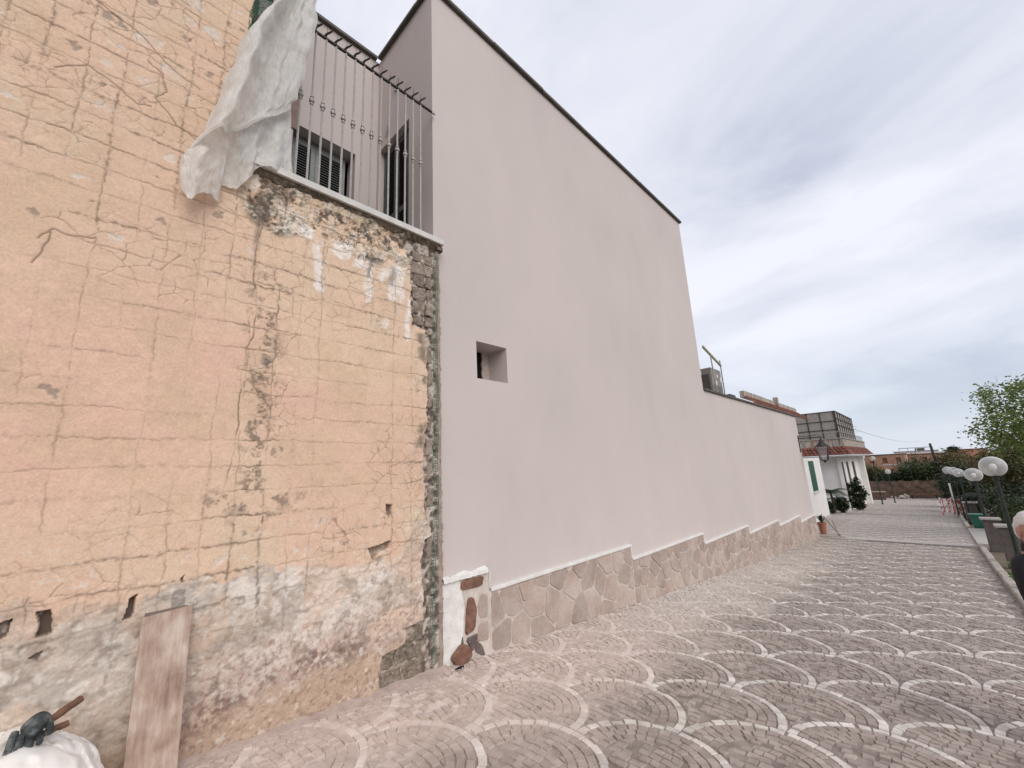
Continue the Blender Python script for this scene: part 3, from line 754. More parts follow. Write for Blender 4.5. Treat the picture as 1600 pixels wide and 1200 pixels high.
    # apply chips, lime, mould, cracks, raw
    cl = blend(cl, C(.66, .615, .56), chip_w * .7 * (1 - low)); h -= chip_w * .003
    cl = blend(cl, C(.24, .20, .18), chip_g * .65 * sstep(.42, .55, n_fine)); h -= chip_g * .005
    cl = blend(cl, C(.70, .645, .58), fleck * .6 * (1 - raw))
    cl = blend(cl, C(.82, .775, .73), np.clip(lime * 1.1, 0, 1) * .9)
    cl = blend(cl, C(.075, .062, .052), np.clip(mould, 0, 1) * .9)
    cl = blend(cl, C(.19, .16, .12), marg * .88)
    cl = blend(cl, C(.17, .135, .105), np.clip(soft, 0, 1) * .62 * (1 - raw))
    halo = np.clip(crack, 0, 1)
    cl = blend(cl, C(.135, .09, .06), halo * .80)
    h -= crack * .005
    h += (1 - raw) * np.exp(-((Y - edge) / .02) ** 2) * .004
    rc = np.zeros(sh + (3,)) + C(.29, .235, .20)
    rn = fbm(Y, Z, 22, 3, 5)
    rc = blend(rc, C(.54, .48, .42), sstep(.50, .64, rn) * .8)
    rc = blend(rc, C(.085, .066, .055), sstep(.50, .36, rn) * .8)
    rc = blend(rc, C(.28, .225, .17), (Z < .47) * .5 * (Y < 2.3))
    smooth_edge = sstep(2.455, 2.475, Y + wob2 * .01)
    rc = blend(rc, C(.33, .26, .22), smooth_edge * .8)
    cl = blend(cl, rc, raw)
    strip_h = np.where(Z < .47, -.034, -.026) + (rn - .5) * .044 * (1 - smooth_edge) + smooth_edge * (.012 + wob2 * .01)
    h = h * (1 - raw) + raw * strip_h
    # frame the open balcony: drop everything above the coping, right of the ragged upper edge
    up_edge = .575 + wob * .04
    keepv = ~((Z > 4.19) & (Y > up_edge)) & ~(Y > 2.513 + wob * .03 + wob2 * .03)
    X = WX + h
    nY, nZ = sh
    idx = np.arange(nY * nZ).reshape(sh)
    q = np.stack([idx[:-1, :-1], idx[1:, :-1], idx[1:, 1:], idx[:-1, 1:]], -1).reshape(-1, 4)
    kv = keepv.reshape(-1)
    q = q[kv[q].all(1)]
    used = np.zeros(nY * nZ, bool); used[q.reshape(-1)] = True
    remap = np.cumsum(used) - 1
    off = origin(old)
    co = np.stack([X - off.x, Y - off.y, Z - off.z], -1).reshape(-1, 3)[used]
    q = remap[q]
    me = bpy.data.meshes.new('plaster')
    me.vertices.add(len(co)); me.vertices.foreach_set('co', co.astype(np.float32).reshape(-1))
    me.loops.add(q.size); me.loops.foreach_set('vertex_index', q.astype(np.int32).reshape(-1))
    me.polygons.add(len(q)); me.polygons.foreach_set('loop_start', np.arange(0, q.size, 4, dtype=np.int32))
    try: me.polygons.foreach_set('loop_total', np.full(len(q), 4, dtype=np.int32))
    except Exception: pass
    me.update(calc_edges=True)
    ca = me.color_attributes.new('paint', 'FLOAT_COLOR', 'POINT')
    rgba = np.ones((len(co), 4), np.float32); rgba[:, :3] = np.clip(cl.reshape(-1, 3)[used], 0, 1)
    ca.data.foreach_set('color', rgba.reshape(-1))
    me.polygons.foreach_set('use_smooth', np.ones(len(q), bool))
    m = bpy.data.materials.new('old_plaster'); m.use_nodes = True
    t = m.node_tree; b = t.nodes['Principled BSDF']; b.inputs['Roughness'].default_value = .92; b.inputs['Specular IOR Level'].default_value = .2
    at = N(t, 'ShaderNodeAttribute', attribute_name='paint')
    g_ = N(t, 'ShaderNodeNewGeometry')
    n = N(t, 'ShaderNodeTexNoise'); n.inputs['Scale'].default_value = 75; n.inputs['Detail'].default_value = 6; n.inputs['Roughness'].default_value = .7
    t.links.new(g_.outputs['Position'], n.inputs['Vector'])
    v = ramp(t, n.outputs[0], [(.3, .84), (.7, 1.12)])
    mx = N(t, 'ShaderNodeVectorMath', operation='MULTIPLY'); t.links.new(at.outputs['Color'], mx.inputs[0]); t.links.new(v, mx.inputs[1])
    t.links.new(mx.outputs[0], b.inputs['Base Color'])
    bp = N(t, 'ShaderNodeBump'); bp.inputs['Strength'].default_value = .5; bp.inputs['Distance'].default_value = .004
    t.links.new(n.outputs[0], bp.inputs['Height']); t.links.new(bp.outputs[0], b.inputs['Normal'])
    me.materials.append(m)
    o = bpy.data.objects.new('plaster', me); col.objects.link(o); o.parent = old
    return o
old_wall()
# masonry core behind the plaster
M_core = mat('masonry_core', [(.15, .115, .095), (.24, .19, .16)], scale=10, rough=1, bump=0.6)
mb = MB(); mb.box((-12, -9, -1), (-3.53, 0.58, 9.5)); mb.box((-4.86, 0.585, -1), (-3.53, 2.47, 4.12))
mb.box((-3.535, 2.47, -.3), (-3.445, 2.512, 4.19))
mb.build('masonry', M_core, old)
# tuff blocks laid bare at the corner
def block(y0, y1, z0, z1, xo, m):
    mb = MB(); n = 6
    j = lambda s=.013: rng.uniform(-s, s)
    f = [(xo + j(.005), y0 + j(), z0 + j()), (xo + j(.005), (y0 + y1) / 2, z0 + j()), (xo + j(.005), y1 + j(), z0 + j()), (xo + j(.005), y1 + j(), z1 + j()), (xo + j(.005), (y0 + y1) / 2 + j(), z1 + j()), (xo + j(.005), y0 + j(), z1 + j())]
    bk = [(-3.47, y, z) for _, y, z in f]
    ins = [(x + .006, (y - (y0 + y1) / 2) * .88 + (y0 + y1) / 2, (z - (z0 + z1) / 2) * .86 + (z0 + z1) / 2) for x, y, z in f]
    vs = bk + f + ins
    fs = [tuple(range(12, 18))] + [(r * 6 + i, r * 6 + (i + 1) % 6, r * 6 + 6 + (i + 1) % 6, r * 6 + 6 + i) for r in range(2) for i in range(6)]
    mb.add(vs, fs)
    return mb.build('tuff_block', m, old)
zb = 3.22
for hgt in (.115, .15, .16, .14, .13, .12):
    sp = rng.uniform(2.29, 2.33)
    block(2.17, sp - .008, zb + .006, zb + hgt - .006, -3.436 + rng.uniform(-.004, .004), M_tuff)
    block(sp + .008, 2.405, zb + .006, zb + hgt - .006, -3.436 + rng.uniform(-.004, .006), M_tuff)
    zb += hgt
for (a, b_, c, d_) in ((1.89, 2.08, .06, .17), (2.10, 2.28, .05, .165), (1.90, 2.00, .185, .295), (2.02, 2.27, .185, .30), (2.13, 2.285, .315, .435)):
    block(a, b_, c + .0, d_, -3.449, M_tuff_b)
# stones just showing in the stripped strip lower down
for k in range(11):
    z0 = .50 + k * .235 + rng.uniform(-.02, .02)
    if 1.1 < z0 < 1.3: continue
    block(2.335 + rng.uniform(0, .01), 2.40, z0, z0 + rng.uniform(.12, .2), -3.439, M_tuff)
# green plastic netting left along the joint
def netting(pts, width, name, cell=0.026, xo=-3.425):
    mb = MB()
    L = sum(math.hypot(pts[i + 1][0] - pts[i][0], pts[i + 1][1] - pts[i][1]) for i in range(len(pts) - 1))
    def at(sv):
        d = sv
        for i in range(len(pts) - 1):
            l = math.hypot(pts[i + 1][0] - pts[i][0], pts[i + 1][1] - pts[i][1])
            if d <= l or i == len(pts) - 2:
                t_ = d / l; return pts[i][0] + (pts[i + 1][0] - pts[i][0]) * t_, pts[i][1] + (pts[i + 1][1] - pts[i][1]) * t_
            d -= l
    nrow = int(L / cell); nc = max(2, int(width / (cell * .8)))
    P_ = []
    for i in range(nrow + 1):
        y, z = at(L * i / nrow)
        row = []
        for j in range(nc + 1):
            row.append((xo + rng.uniform(-.004, .008) + .006 * math.sin(i * .35), y + width * (j / nc - .5) + rng.uniform(-.003, .003) + .008 * math.sin(i * .13), z + rng.uniform(-.003, .003)))
        P_.append(row)
    def bar(a, b, w):
        a = Vector(a); b = Vector(b); d = (b - a).normalized(); s_ = d.cross(Vector((1, 0, 0))).normalized() * w
        up = Vector((.0025, 0, 0))
        mb.add([a - s_, a + s_, b + s_, b - s_, a + up, b + up], [(0, 1, 5 - 0, 4), (1, 2, 5, 4), (2, 3, 4, 5), (3, 0, 4, 5)][:0] + [(0, 4, 5, 3), (4, 1, 2, 5)], None)
    for i in range(nrow + 1):
        for j in range(nc + 1):
            if j < nc and rng.random() < .93: bar(P_[i][j], P_[i][j + 1], .0021)
            if i < nrow and rng.random() < .93: bar(P_[i][j], P_[i + 1][j], .0018)
    return mb.build(name, M_green, old, fix=False)
tag(netting([(2.45, 4.08), (2.445, 2.7), (2.435, 1.4), (2.405, 1.0), (2.39, .08)], .05, 'green_netting'), kind='stuff')
tag(netting([(.60, 5.2), (.67, 6.4)], .12, 'green_netting', cell=.012, xo=-3.415), kind='stuff')
# raw side of the upper corner beside the balcony
mb = MB(); mb.box((-3.70, .56, 4.2), (-3.44, .62, 9.4)); mb.build('stripped_corner', M_core, old)
# balcony coping: marble slab with drip edge over a dirty mortar bed
mb = MB(); mb.bevbox((-3.86, .64, 4.198), (-3.36, 2.525, 4.262), .008); mb.build('balcony_coping', M_coping, old)
mb = MB()
vs = []; fs = []
yy = np.arange(.66, 2.52, .03)
for y in yy:
    r_ = rng.random
    vs += [(-3.392 + .010 * r_(), y, 4.197), (-3.405 + .012 * r_(), y, 4.18 - .01 * r_()), (-3.425 + .01 * r_(), y, 4.165 - .025 * r_()), (-3.47, y, 4.13)]
for i in range(len(yy) - 1):
    for q in range(3): fs.append((i * 4 + q, i * 4 + 4 + q, i * 4 + 5 + q, i * 4 + 1 + q))
mb.add(vs, fs)
M_bed = mat('dirty_bed', [(0.3, (.05, .042, .035)), (.55, (.16, .13, .10)), (.7, (.34, .28, .21))], scale=16, rough=1, bump=.8, bscale=50)
mb.build('mortar_bed', M_bed, old)
# broken end of the coping bed at the joint
mb = MB(); mb.bevbox((-3.50, 2.46, 4.14), (-3.395, 2.54, 4.196), .014); mb.build('mortar_lump', M_bed, old)

# ------------------------------------------------------------------ grey house
GX = -3.50
TOP1, TOP2 = 7.93, 3.43
Y0, Y1, Y2 = 2.479, 10.28, 20.42
BX = -4.87
grey = thing('grey_house', 'smooth freshly painted greige house wall with stepped stone skirting and balcony railing', 'house', (-6, 11, g(11)))
def wall_holes(mb, O, U, V, us, vs_, holes, D):
    O, U, V, D = Vector(O), Vector(U), Vector(V), Vector(D)
    ucut = sorted(set([us[0], us[1]] + [h[0] for h in holes] + [h[1] for h in holes]))
    vcut = sorted(set([vs_[0], vs_[1]] + [h[2] for h in holes] + [h[3] for h in holes]))
    def sub(c, mx):
        out = []
        for a, b in zip(c[:-1], c[1:]):
            n = max(1, int((b - a) / mx)); out += [a + (b - a) * i / n for i in range(n)]
        return out + [c[-1]]
    for a, b in zip(ucut[:-1], ucut[1:]):
        for c, d in zip(vcut[:-1], vcut[1:]):
            if any(h[0] <= a and b <= h[1] and h[2] <= c and d <= h[3] for h in holes): continue
            mb.add([O + U * a + V * c, O + U * b + V * c, O + U * b + V * d, O + U * a + V * d], [(0, 1, 2, 3)])
    for h in holes:
        c = [O + U * h[0] + V * h[2], O + U * h[1] + V * h[2], O + U * h[1] + V * h[3], O + U * h[0] + V * h[3]]
        for i in range(4):
            p, q = c[i], c[(i + 1) % 4]
            mb.add([p, q, q + D, p + D], [(0, 1, 2, 3)])
mb = MB()
# street face (upper and lower blocks, flush) with the small square window
wall_holes(mb, (GX, 0, 0), (0, 1, 0), (0, 0, 1), (Y0, Y1), (-2.2, TOP1), [(3.073, 3.571, 2.787, 3.237)], (-0.34, 0, 0))
mb.add([(GX, Y1, -2.2), (GX, Y2, -2.2), (GX, Y2, TOP2), (GX, Y1, TOP2)], [(0, 1, 2, 3)])
# return wall of the balcony with its door opening, balcony back wall with its door opening
wall_holes(mb, (0, Y0, 0), (-1, 0, 0), (0, 0, 1), (-GX, 4.87), (4.1, TOP1), [(4.02, 4.80, 4.11, 6.31)], (0, .12, 0))
wall_holes(mb, (BX, 0, 0), (0, 1, 0), (0, 0, 1), (.6, Y0), (4.1, TOP1), [(1.36, 2.16, 4.11, 6.12)], (-.24, 0, 0))
# far ends, backs, roofs
mb.add([(GX, Y1, TOP2), (-12, Y1, TOP2), (-12, Y1, TOP1), (GX, Y1, TOP1)], [(0, 1, 2, 3)])
mb.add([(GX, Y2, -2.2), (-12, Y2, -2.2), (-12, Y2, TOP2), (GX, Y2, TOP2)], [(0, 1, 2, 3)])
mb.add([(-12, .6, -2), (-12, Y2, -2), (-12, Y2, TOP2), (-12, .6, TOP2)], [(0, 1, 2, 3)])
mb.add([(GX, Y0, TOP1), (GX, Y1, TOP1), (-12, Y1, TOP1), (-12, .6, TOP1), (BX, .6, TOP1), (BX, Y0, TOP1)], [(0, 1, 2, 3, 4, 5)])
mb.add([(GX, Y1, TOP2), (GX, Y2, TOP2), (-12, Y2, TOP2), (-12, Y1, TOP2)], [(0, 1, 2, 3)])
mb.add([(-12, .6, TOP2), (-12, Y1, TOP2), (-12, Y1, TOP1), (-12, .6, TOP1)], [(0, 1, 2, 3)])
mb.build('wall', M_grey, grey, fix=False)
mb = MB(); mb.box((-4.87, .6, 4.08), (-3.53, Y0, 4.12)); mb.build('balcony_floor', M_conc, grey)
# dark inside of the small window, ragged where the lining is unfinished
win = MB().box((GX - 1.3, 3.0, 2.7), (GX - .36, 3.65, 3.32)).build('window', M_black, grey)
mb = MB()
prof = [(0, 0), (.06, .02), (.045, .10), (.07, .17), (.05, .24), (.075, .30), (.04, .36), (.06, .45)]
poly = [(GX - .335, 3.571, 2.79 + z) for _, z in prof] + [(GX - .335, 3.571 - .085 - .5 * w, 2.79 + z) for w, z in reversed(prof)]
mb.prism(poly, (-.02, 0, 0)); mb.build('frame', M_mortar, win)
# roof edge trims
mb = MB()
def trim(mb, pts, out, z, th):
    mb.prism([(p[0], p[1], z) for p in pts] + [(p[0], p[1], z) for p in reversed(out)], (0, 0, th))
e = .055
trim(mb, [(BX + e, Y0 - e), (GX - .302, Y0 - e)], [(BX + e, Y0 + .2), (GX - .302, Y0 + .2)], TOP1 + .003, .045)
trim(mb, [(BX + e, .6), (BX + e, Y0 - e - .002)], [(BX - .25, .6), (BX - .25, Y0 - e - .002)], TOP1 + .003, .045)
mb.build('roof_edge', M_flash, grey)
def run(ya_, yb_, zt_, n_):
    for i in range(n_):
        a_, b_ = ya_ + (yb_ - ya_) * i / n_ + .004, ya_ + (yb_ - ya_) * (i + 1) / n_ - .004
        jx = rng.uniform(-.006, .006); mb = MB()
        trim(mb, [(GX + e + jx, a_), (GX + e + jx + rng.uniform(-.003, .003), b_)], [(GX - .3, a_), (GX - .3, b_)], zt_ + .003 + rng.uniform(0, .004), .045)
        mb.build('roof_edge', M_flash, grey)
run(Y0 - e, Y1 + .05, TOP1, 7); run(Y1 + .01, Y2 + .05, TOP2, 9)
# shutters
M_shutd = mat('dark_shutter_paint', [(.055, .062, .06), (.085, .095, .092)], scale=12, rough=0.5)
def shutter(P, U, W, H, leaves, name='shutter', m=None):
    m = m or M_shut
    # P: lower corner, U: unit direction along width, outward normal n
    P = Vector(P); U = Vector(U); n = Vector((1, 0, 0)) if abs(U.y) > .5 else Vector((0, -1, 0))
    mb = MB()
    def bx(u0, u1, z0, z1, d0, d1):
        vs = []
        for d in (d0, d1):
            for (u, z) in ((u0, z0), (u1, z0), (u1, z1), (u0, z1)): vs.append(P + U * u + n * d + Vector((0, 0, z)))
        mb.add(vs, [(0, 1, 2, 3), (4, 5, 6, 7), (0, 1, 5, 4), (1, 2, 6, 5), (2, 3, 7, 6), (3, 0, 4, 7)])
    for (a, b) in leaves:
        fw = .055
        bx(a, a + fw, 0, H, 0, .04); bx(b - fw, b, 0, H, 0, .04)
        bx(a + fw, b - fw, 0, .08, 0, .038); bx(a + fw, b - fw, H - .08, H, 0, .038); bx(a + fw, b - fw, H * .47, H * .47 + .07, 0, .038)
    fr = mb.build(name, m, grey)
    mb = MB()
    for (a, b) in leaves:
        z = .09
        while z < H - .09:
            vs = [P + U * u + n * d + Vector((0, 0, zz)) for u in (a + .055, b - .055) for (d, zz) in ((.032, z), (.036, z + .004), (.008, z + .030), (.004, z + .026))]
            mb.add(vs, [(0, 1, 5, 4), (1, 2, 6, 5), (2, 3, 7, 6), (3, 0, 4, 7)])
            z += .038
    tag(mb.build('slats', m, fr, fix=False), kind='stuff')
    mb = MB(); bx(leaves[0][0], leaves[-1][1], 0, H, -.05, -.045); mb.build('dark_room', M_black, fr)
shutter((BX - .21, 1.36, 4.12), (0, 1, 0), .74, 1.97, [(.04, .335), (.34, .735)])
shutter((-4.10, Y0 + .11, 4.12), (-1, 0, 0), .70, 2.17, [(.02, .34), (.345, .68)], m=M_shutd)
mb = MB(); mb.box((BX - .02, .62, 6.02), (BX + .018, 1.41, 7.35)); mb.build('bare_patch', mat('bare_render', [(.22, .15, .125), (.34, .25, .21)], scale=9, rough=1, bump=.7), grey)
mb = MB()
mb.tube([(-4.6, Y0 - .012, 6.42), (-4.53, Y0 - .02, 6.55), (-4.52, Y0 - .015, 6.72)], .012, 6); mb.build('wall_hook', M_iron, grey)
MB().tube([(-4.35, Y0 - .012, 7.0), (-4.34, Y0 - .03, 7.2)], .018, 6).build('wall_hook', M_iron, grey)
# railing: tall bars with knuckles, top rail with outward spikes
rail = MB().box((-3.472, .62, 5.96), (-3.448, 2.44, 5.978)).build('railing', M_irond, grey)
def bar_mesh(y):
    mb = MB(); x = -3.46
    mb.tube([(x, y, 4.262), (x, y, 5.955)], .0105, 6)
    zc = 5.17
    mb.lathe([(.009, -.05), (.017, -.046), (.017, -.034), (.010, -.03), (.010, -.022), (.022, -.015), (.026, 0), (.022, .015), (.010, .022), (.010, .03), (.017, .034), (.017, .046), (.009, .05)], (x, y, zc), 8)
    return mb.build('baluster', M_iron, rail, smooth=False)
by = [1.005 + .0985 * k for k in range(-4, 14)]
first = None
for y in by:
    if first is None: first = bar_mesh(y); fy = y
    else:
        c = first.copy(); col.objects.link(c); c.location = (0, y - fy, 0)
mb = MB()
for y in by:
    mb.tube([(-3.46, y - .02, 5.985), (-3.44, y - .005, 6.01), (-3.415, y + .02, 6.03), (-3.395, y + .03, 6.035)], [.011, .010, .009, .006], 6)
    mb.tube([(-3.46, y, 5.985), (-3.458, y + .004, 6.12)], [.003, .0015], 4)
mb.tube([(-3.45, 1.10, 6.0), (-3.43, 1.07, 6.05), (-3.45, 1.05, 5.98), (-3.43, 1.08, 5.93), (-3.42, 1.10, 6.02)], .008, 5)
mb.build('spikes', M_irond, rail)
MB().box((-3.47, 2.442, 5.957), (-3.45, Y0 + .01, 5.98)).build('rail_end', M_iron, rail)

# skirting: rough stone facing in seven falling steps, marble caps
SX = GX + .035
steps = [(3.12, 6.06, .545), (6.06, 8.965, .345), (8.965, 11.93, .150), (11.93, 14.875, -.040), (14.875, 17.83, -.205), (17.83, 20.42, -.43)]
mb = MB()
for (a, b, zt) in steps:
    mb.prism([(SX, a, g(a) - .3), (SX, b - .001, g(b) - .3), (SX, b - .001, zt - .03), (SX, a, zt - .03)], (-.04, 0, 0))
mb.prism([(SX, 2.84, -.4), (SX, 3.119, -.4), (SX, 3.119, .70), (SX, 2.74, .70), (SX, 2.80, .45), (SX, 2.76, .2)], (-.04, 0, 0))
mb.build('skirting_mortar', M_mortar, grey)
for i, (a, b, zt) in enumerate(steps):
    mb = MB(); ov = .02
    mb.bevbox((GX - .01, a + (.014 if i else .02), zt - .03), (SX + ov, b + ov, zt), .005)
    mb.build('marble_cap', M_marble, grey)
    top = steps[i - 1][2] if i else .715
    mb = MB(); mb.bevbox((GX - .008, a - .012 if i else a - .01, zt + .001), (SX + .014, a + .0125 + (.01 if i == 0 else 0), top - (.031 if i else 0)), .003)
    mb.build('marble_riser', M_coping if i == 0 else M_marble, grey)
# Voronoi-cut facing stones
def clip(poly, nx, ny, c):
    out = []
    for i in range(len(poly)):
        p, q = poly[i], poly[(i + 1) % len(poly)]
        dp = nx * p[0] + ny * p[1] - c; dq = nx * q[0] + ny * q[1] - c
        if dp <= 0: out.append(p)
        if (dp < 0 < dq) or (dq < 0 < dp):
            t_ = dp / (dp - dq); out.append((p[0] + (q[0] - p[0]) * t_, p[1] + (q[1] - p[1]) * t_))
    return out
def facing(seeds, boundary, gap):
    polys = []
    for i, s in enumerate(seeds):
        p = list(boundary)
        for j, q in enumerate(seeds):
            if i == j: continue
            dx, dy = q[0] - s[0], q[1] - s[1]; d = math.hypot(dx, dy)
            if d > 1.2: continue
            p = clip(p, dx / d, dy / d, (dx * (s[0] + q[0]) / 2 + dy * (s[1] + q[1]) / 2) / d - gap)
            if len(p) < 3: break
        if len(p) >= 3: polys.append(p)
    return polys
def facing_stone(p, m, xo, name='facing_stone'):
    cy = sum(q[0] for q in p) / len(p); cz = sum(q[1] for q in p) / len(p)
    # nibble corners so no edge is ruler straight
    pp = []
    for i in range(len(p)):
        a, b = p[i], p[(i + 1) % len(p)]
        l = math.hypot(b[0] - a[0], b[1] - a[1])
        if l < .012: continue
        pp.append((a[0] * .86 + b[0] * .14, a[1] * .86 + b[1] * .14))
        if l > .09:
            k = rng.uniform(-.010, .004); pp.append(((a[0] + b[0]) / 2 + (cy - (a[0] + b[0]) / 2) * -k * 4, (a[1] + b[1]) / 2 + (cz - (a[1] + b[1]) / 2) * -k * 4))
        pp.append((a[0] * .14 + b[0] * .86, a[1] * .14 + b[1] * .86))
    n = len(pp)
    if n < 3: return
    t1, t2 = rng.uniform(-.03, .03), rng.uniform(-.03, .03)
    mb = MB()
    vs = [(SX - .003, y, z) for y, z in pp]
    vs += [(SX + xo * .65 + t1 * (y - cy) * .5, y * .985 + cy * .015, z * .985 + cz * .015) for y, z in pp]
    vs += [(SX + xo + t1 * (y - cy) + t2 * (z - cz), y * .93 + cy * .07, z * .93 + cz * .07) for y, z in pp]
    fs = [tuple(range(2 * n, 3 * n))] + [(r_ * n + i, r_ * n + (i + 1) % n, r_ * n + n + (i + 1) % n, r_ * n + n + i) for r_ in range(2) for i in range(n)]
    mb.add(vs, fs)
    return mb.build(name, m, grey)
for si, (a, b, zt) in enumerate(steps):
    bd = [(a + .02, g(a) + .012), (b - .012, g(b) + .012), (b - .012, zt - .045), (a + .02, zt - .045)]
    sp = rng.uniform(.25, .30)
    seeds = []
    tries = 0
    while tries < 900:
        tries += 1
        y = rng.uniform(a, b); z = rng.uniform(g(y), zt)
        if all(math.hypot((y - q[0]), (z - q[1]) * 1.0) > sp * (0.72 if rng.random() < .3 else .95) for q in seeds): seeds.append((y, z))
    for p in facing(seeds, bd, .0075 if si not in (2, 3) else .0115):
        facing_stone(p, M_stone, rng.uniform(.007, .013))
# broken first metre: white render, a few bare brown stones
mb = MB()
vs = []; fs = []
zz = np.arange(-.1, .74, .035)
for z in zz:
    inner = np.interp(z, [-.1, .02, .12, .25, .45, .55, .72], [2.84, 2.80, 2.70, 2.76, 2.80, 2.78, 2.72]) + rng.uniform(-.015, .015)
    vs += [(GX + .022 + .006 * rng.random(), 2.50, z), (GX + .026 + .01 * rng.random(), (2.5 + inner) / 2, z), (GX + .024 + .006 * rng.random(), inner, z), (GX + .036, inner + .02, z)]
for i in range(len(zz) - 1):
    for q in range(3): fs.append((i * 4 + q, i * 4 + 1 + q, i * 4 + 5 + q, i * 4 + 4 + q))
mb.add(vs, fs); mb.build('bare_render', M_plwhite, grey, smooth=True)
mb = MB(); vs = []; fs = []
yy = np.arange(2.53, 3.12, .03)
for y in yy:
    vs += [(GX + .002, y, .757 + .01 * math.sin(y * 23) + rng.uniform(-.006, .006)), (GX + .05, y, .742 + rng.uniform(-.004, .003)), (GX + .055, y, .705 + rng.uniform(-.004, .004)), (GX + .03, y, .70)]
for i in range(len(yy) - 1):
    for q in range(3): fs.append((i * 4 + q, i * 4 + 4 + q, i * 4 + 5 + q, i * 4 + 1 + q))
mb.add(vs, fs); mb.build('broken_cap_bed', M_plwhite, grey)
for p, m, xo in (([(2.745, .60), (3.02, .59), (3.05, .685), (2.75, .695)], M_stone_raw, .012), ([(2.785, .19), (2.90, .215), (2.94, .40), (2.90, .51), (2.83, .52), (2.80, .40)], M_stone_raw, .02), ([(2.79, .165), (2.95, .175), (2.90, .06), (2.86, .035)], M_stone_dk, .018), ([(2.60, .055), (2.66, -.03), (2.78, -.05), (2.85, .02), (2.82, .10), (2.74, .145)], M_stone_raw, .045), ([(2.90, .02), (2.99, -.04), (3.04, -.06), (3.0, .05), (2.92, .12)], M_stone_dk, .008), ([(2.97, .30), (3.09, .28), (3.09, .50), (3.0, .52), (2.95, .42)], M_stone, .008), ([(2.93, .10), (3.09, .07), (3.09, .25), (2.96, .25)], M_stone, .008)):
    facing_stone(p, m, xo)

# ------------------------------------------------------------------ things on the grey house roof
for k, (y, ln) in enumerate(((4.70, .22), (7.12, .26), (9.40, .25))):
    mb = MB(); x = -3.62
    z0 = TOP1 + .05
    mb.box((x - .016, y - .016, z0), (x + .016, y + .016, z0 + ln))
    if k == 0: mb.tube([(x, y, z0 + ln - .005), (x, y - .07, z0 + ln - .12), (x - .02, y - .10, z0 + .02)], .011, 6)
    if k == 1: mb.box((x - .014, y - .075, z0 + ln - .03), (x + .014, y - .0165, z0 + ln - .005))
    if k == 2: mb.tube([(x, y, z0 + ln - .01), (x, y - .14, z0 + ln + .02)], .008, 5)
    po = mb.build('roof_post', M_iron, None)
    tag(po, ('nearest short metal post on the roof edge with a slanting brace', 'middle short metal post on the roof edge with a small bracket', 'last short metal post on the roof edge before the far corner')[k], 'post', 'short posts along the grey roof edge')
mb = MB()
def sag(p, q, s, n=14): return [Vector(p).lerp(Vector(q), i / n) - Vector((0, 0, s * 4 * (i / n) * (1 - i / n))) for i in range(n + 1)]
mb.tube(sag((-3.62, 4.70, 8.19), (-3.62, 7.05, 8.22), .19), .0035, 4); mb.tube(sag((-3.62, 7.05, 8.22), (-3.62, 9.26, 8.25), .16), .0035, 4)
tag(mb.build('roof_wire', M_iron, None), 'thin wire sagging between the short posts on the roof edge', 'wire')
# air-conditioning unit on the low roof
ac = thing('air_conditioner', 'weathered grey metal air conditioner box on the low roof behind a rail', 'air conditioner', (-4.0, 12.3, 3.56))
MB().bevbox((-4.45, 11.95, 3.62), (-3.79, 12.75, 4.33), .012).build('casing', M_acbox, ac)
MB().box((-4.40, 11.935, 3.68), (-3.86, 11.949, 4.15)).build('side_panel', M_acdark, ac)
MB().box((-4.38, 11.935, 4.17), (-4.05, 11.949, 4.27)).build('vent_strip', M_stickw, ac)
mb = MB()
for (y, z, w, h_) in ((12.36, 4.08, .07, .09), (12.60, 3.98, .07, .14), (12.22, 3.86, .08, .11)): mb.box((-3.789, y, z), (-3.783, y + w, z + h_))
mb.build('sticker', M_stickw, ac)
mb = MB()
for k in range(9): mb.box((-3.789, 12.02 + k * .078, 3.66), (-3.785, 12.035 + k * .078, 3.84))
mb.build('grille', M_acdark, ac)
mb = MB(); mb.box((-4.5, 11.4, 3.49), (-3.72, 11.62, 3.60)); mb.box((-4.4, 11.9, 3.48), (-3.70, 12.85, 3.60)); mb.box((-3.78, 12.86, 3.48), (-3.66, 13.35, 3.64)); mb.build('mount', M_irond, ac)
hr = thing('roof_handrail', 'yellowed metal handrail on the low roof beside the air conditioner', 'handrail', (-3.7, 12.1, 3.48))
mb = MB(); mb.prism([(-3.70, 11.25, 4.79), (-3.66, 11.25, 4.79), (-3.66, 11.25, 4.73), (-3.70, 11.25, 4.73)], (.0, 1.25, -.33)); mb.build('rail', M_rail, hr)
mb = MB(); mb.tube([(-3.68, 11.85, 3.48), (-3.68, 11.75, 4.62)], .02, 6); mb.build('post', M_iron, hr)
mb = MB(); mb.tube([(-3.68, 12.47, 3.48), (-3.68, 12.47, 4.58)], .014, 6); mb.build('post', M_irond, hr)

# wrought-iron lantern on the far end of the low wall
lan = thing('wall_lantern', 'black wrought iron lantern on a scrolled arm at the far end of the grey wall', 'lantern', (-3.5, 20.2, 2.3))
mb = MB(); mb.box((GX + .001, 20.13, 1.98), (GX + .03, 20.21, 2.64))
mb.tube([(GX + .02, 20.17, 2.52), (-2.72, 20.17, 2.52)], .018, 6)
mb.tube([(GX + .02, 20.17, 2.60), (-3.1, 20.17, 2.56), (-2.9, 20.17, 2.62), (-2.78, 20.17, 2.55)], .010, 6)
mb.build('bracket', M_irond, lan)
pts = [(GX + .03, 20.17, 2.12)] + [(GX + .06 + .42 * math.sin(a), 20.17, 2.42 - .36 * math.cos(a)) for a in [i * math.pi / 20 for i in range(0, 11)]]
MB().tube(pts, .013, 6).build('scroll', M_redp, lan)
mb = MB(); c = Vector((-2.76, 20.17, 0))
w1, w2, zt, zb_ = .20, .095, 2.16, 1.62
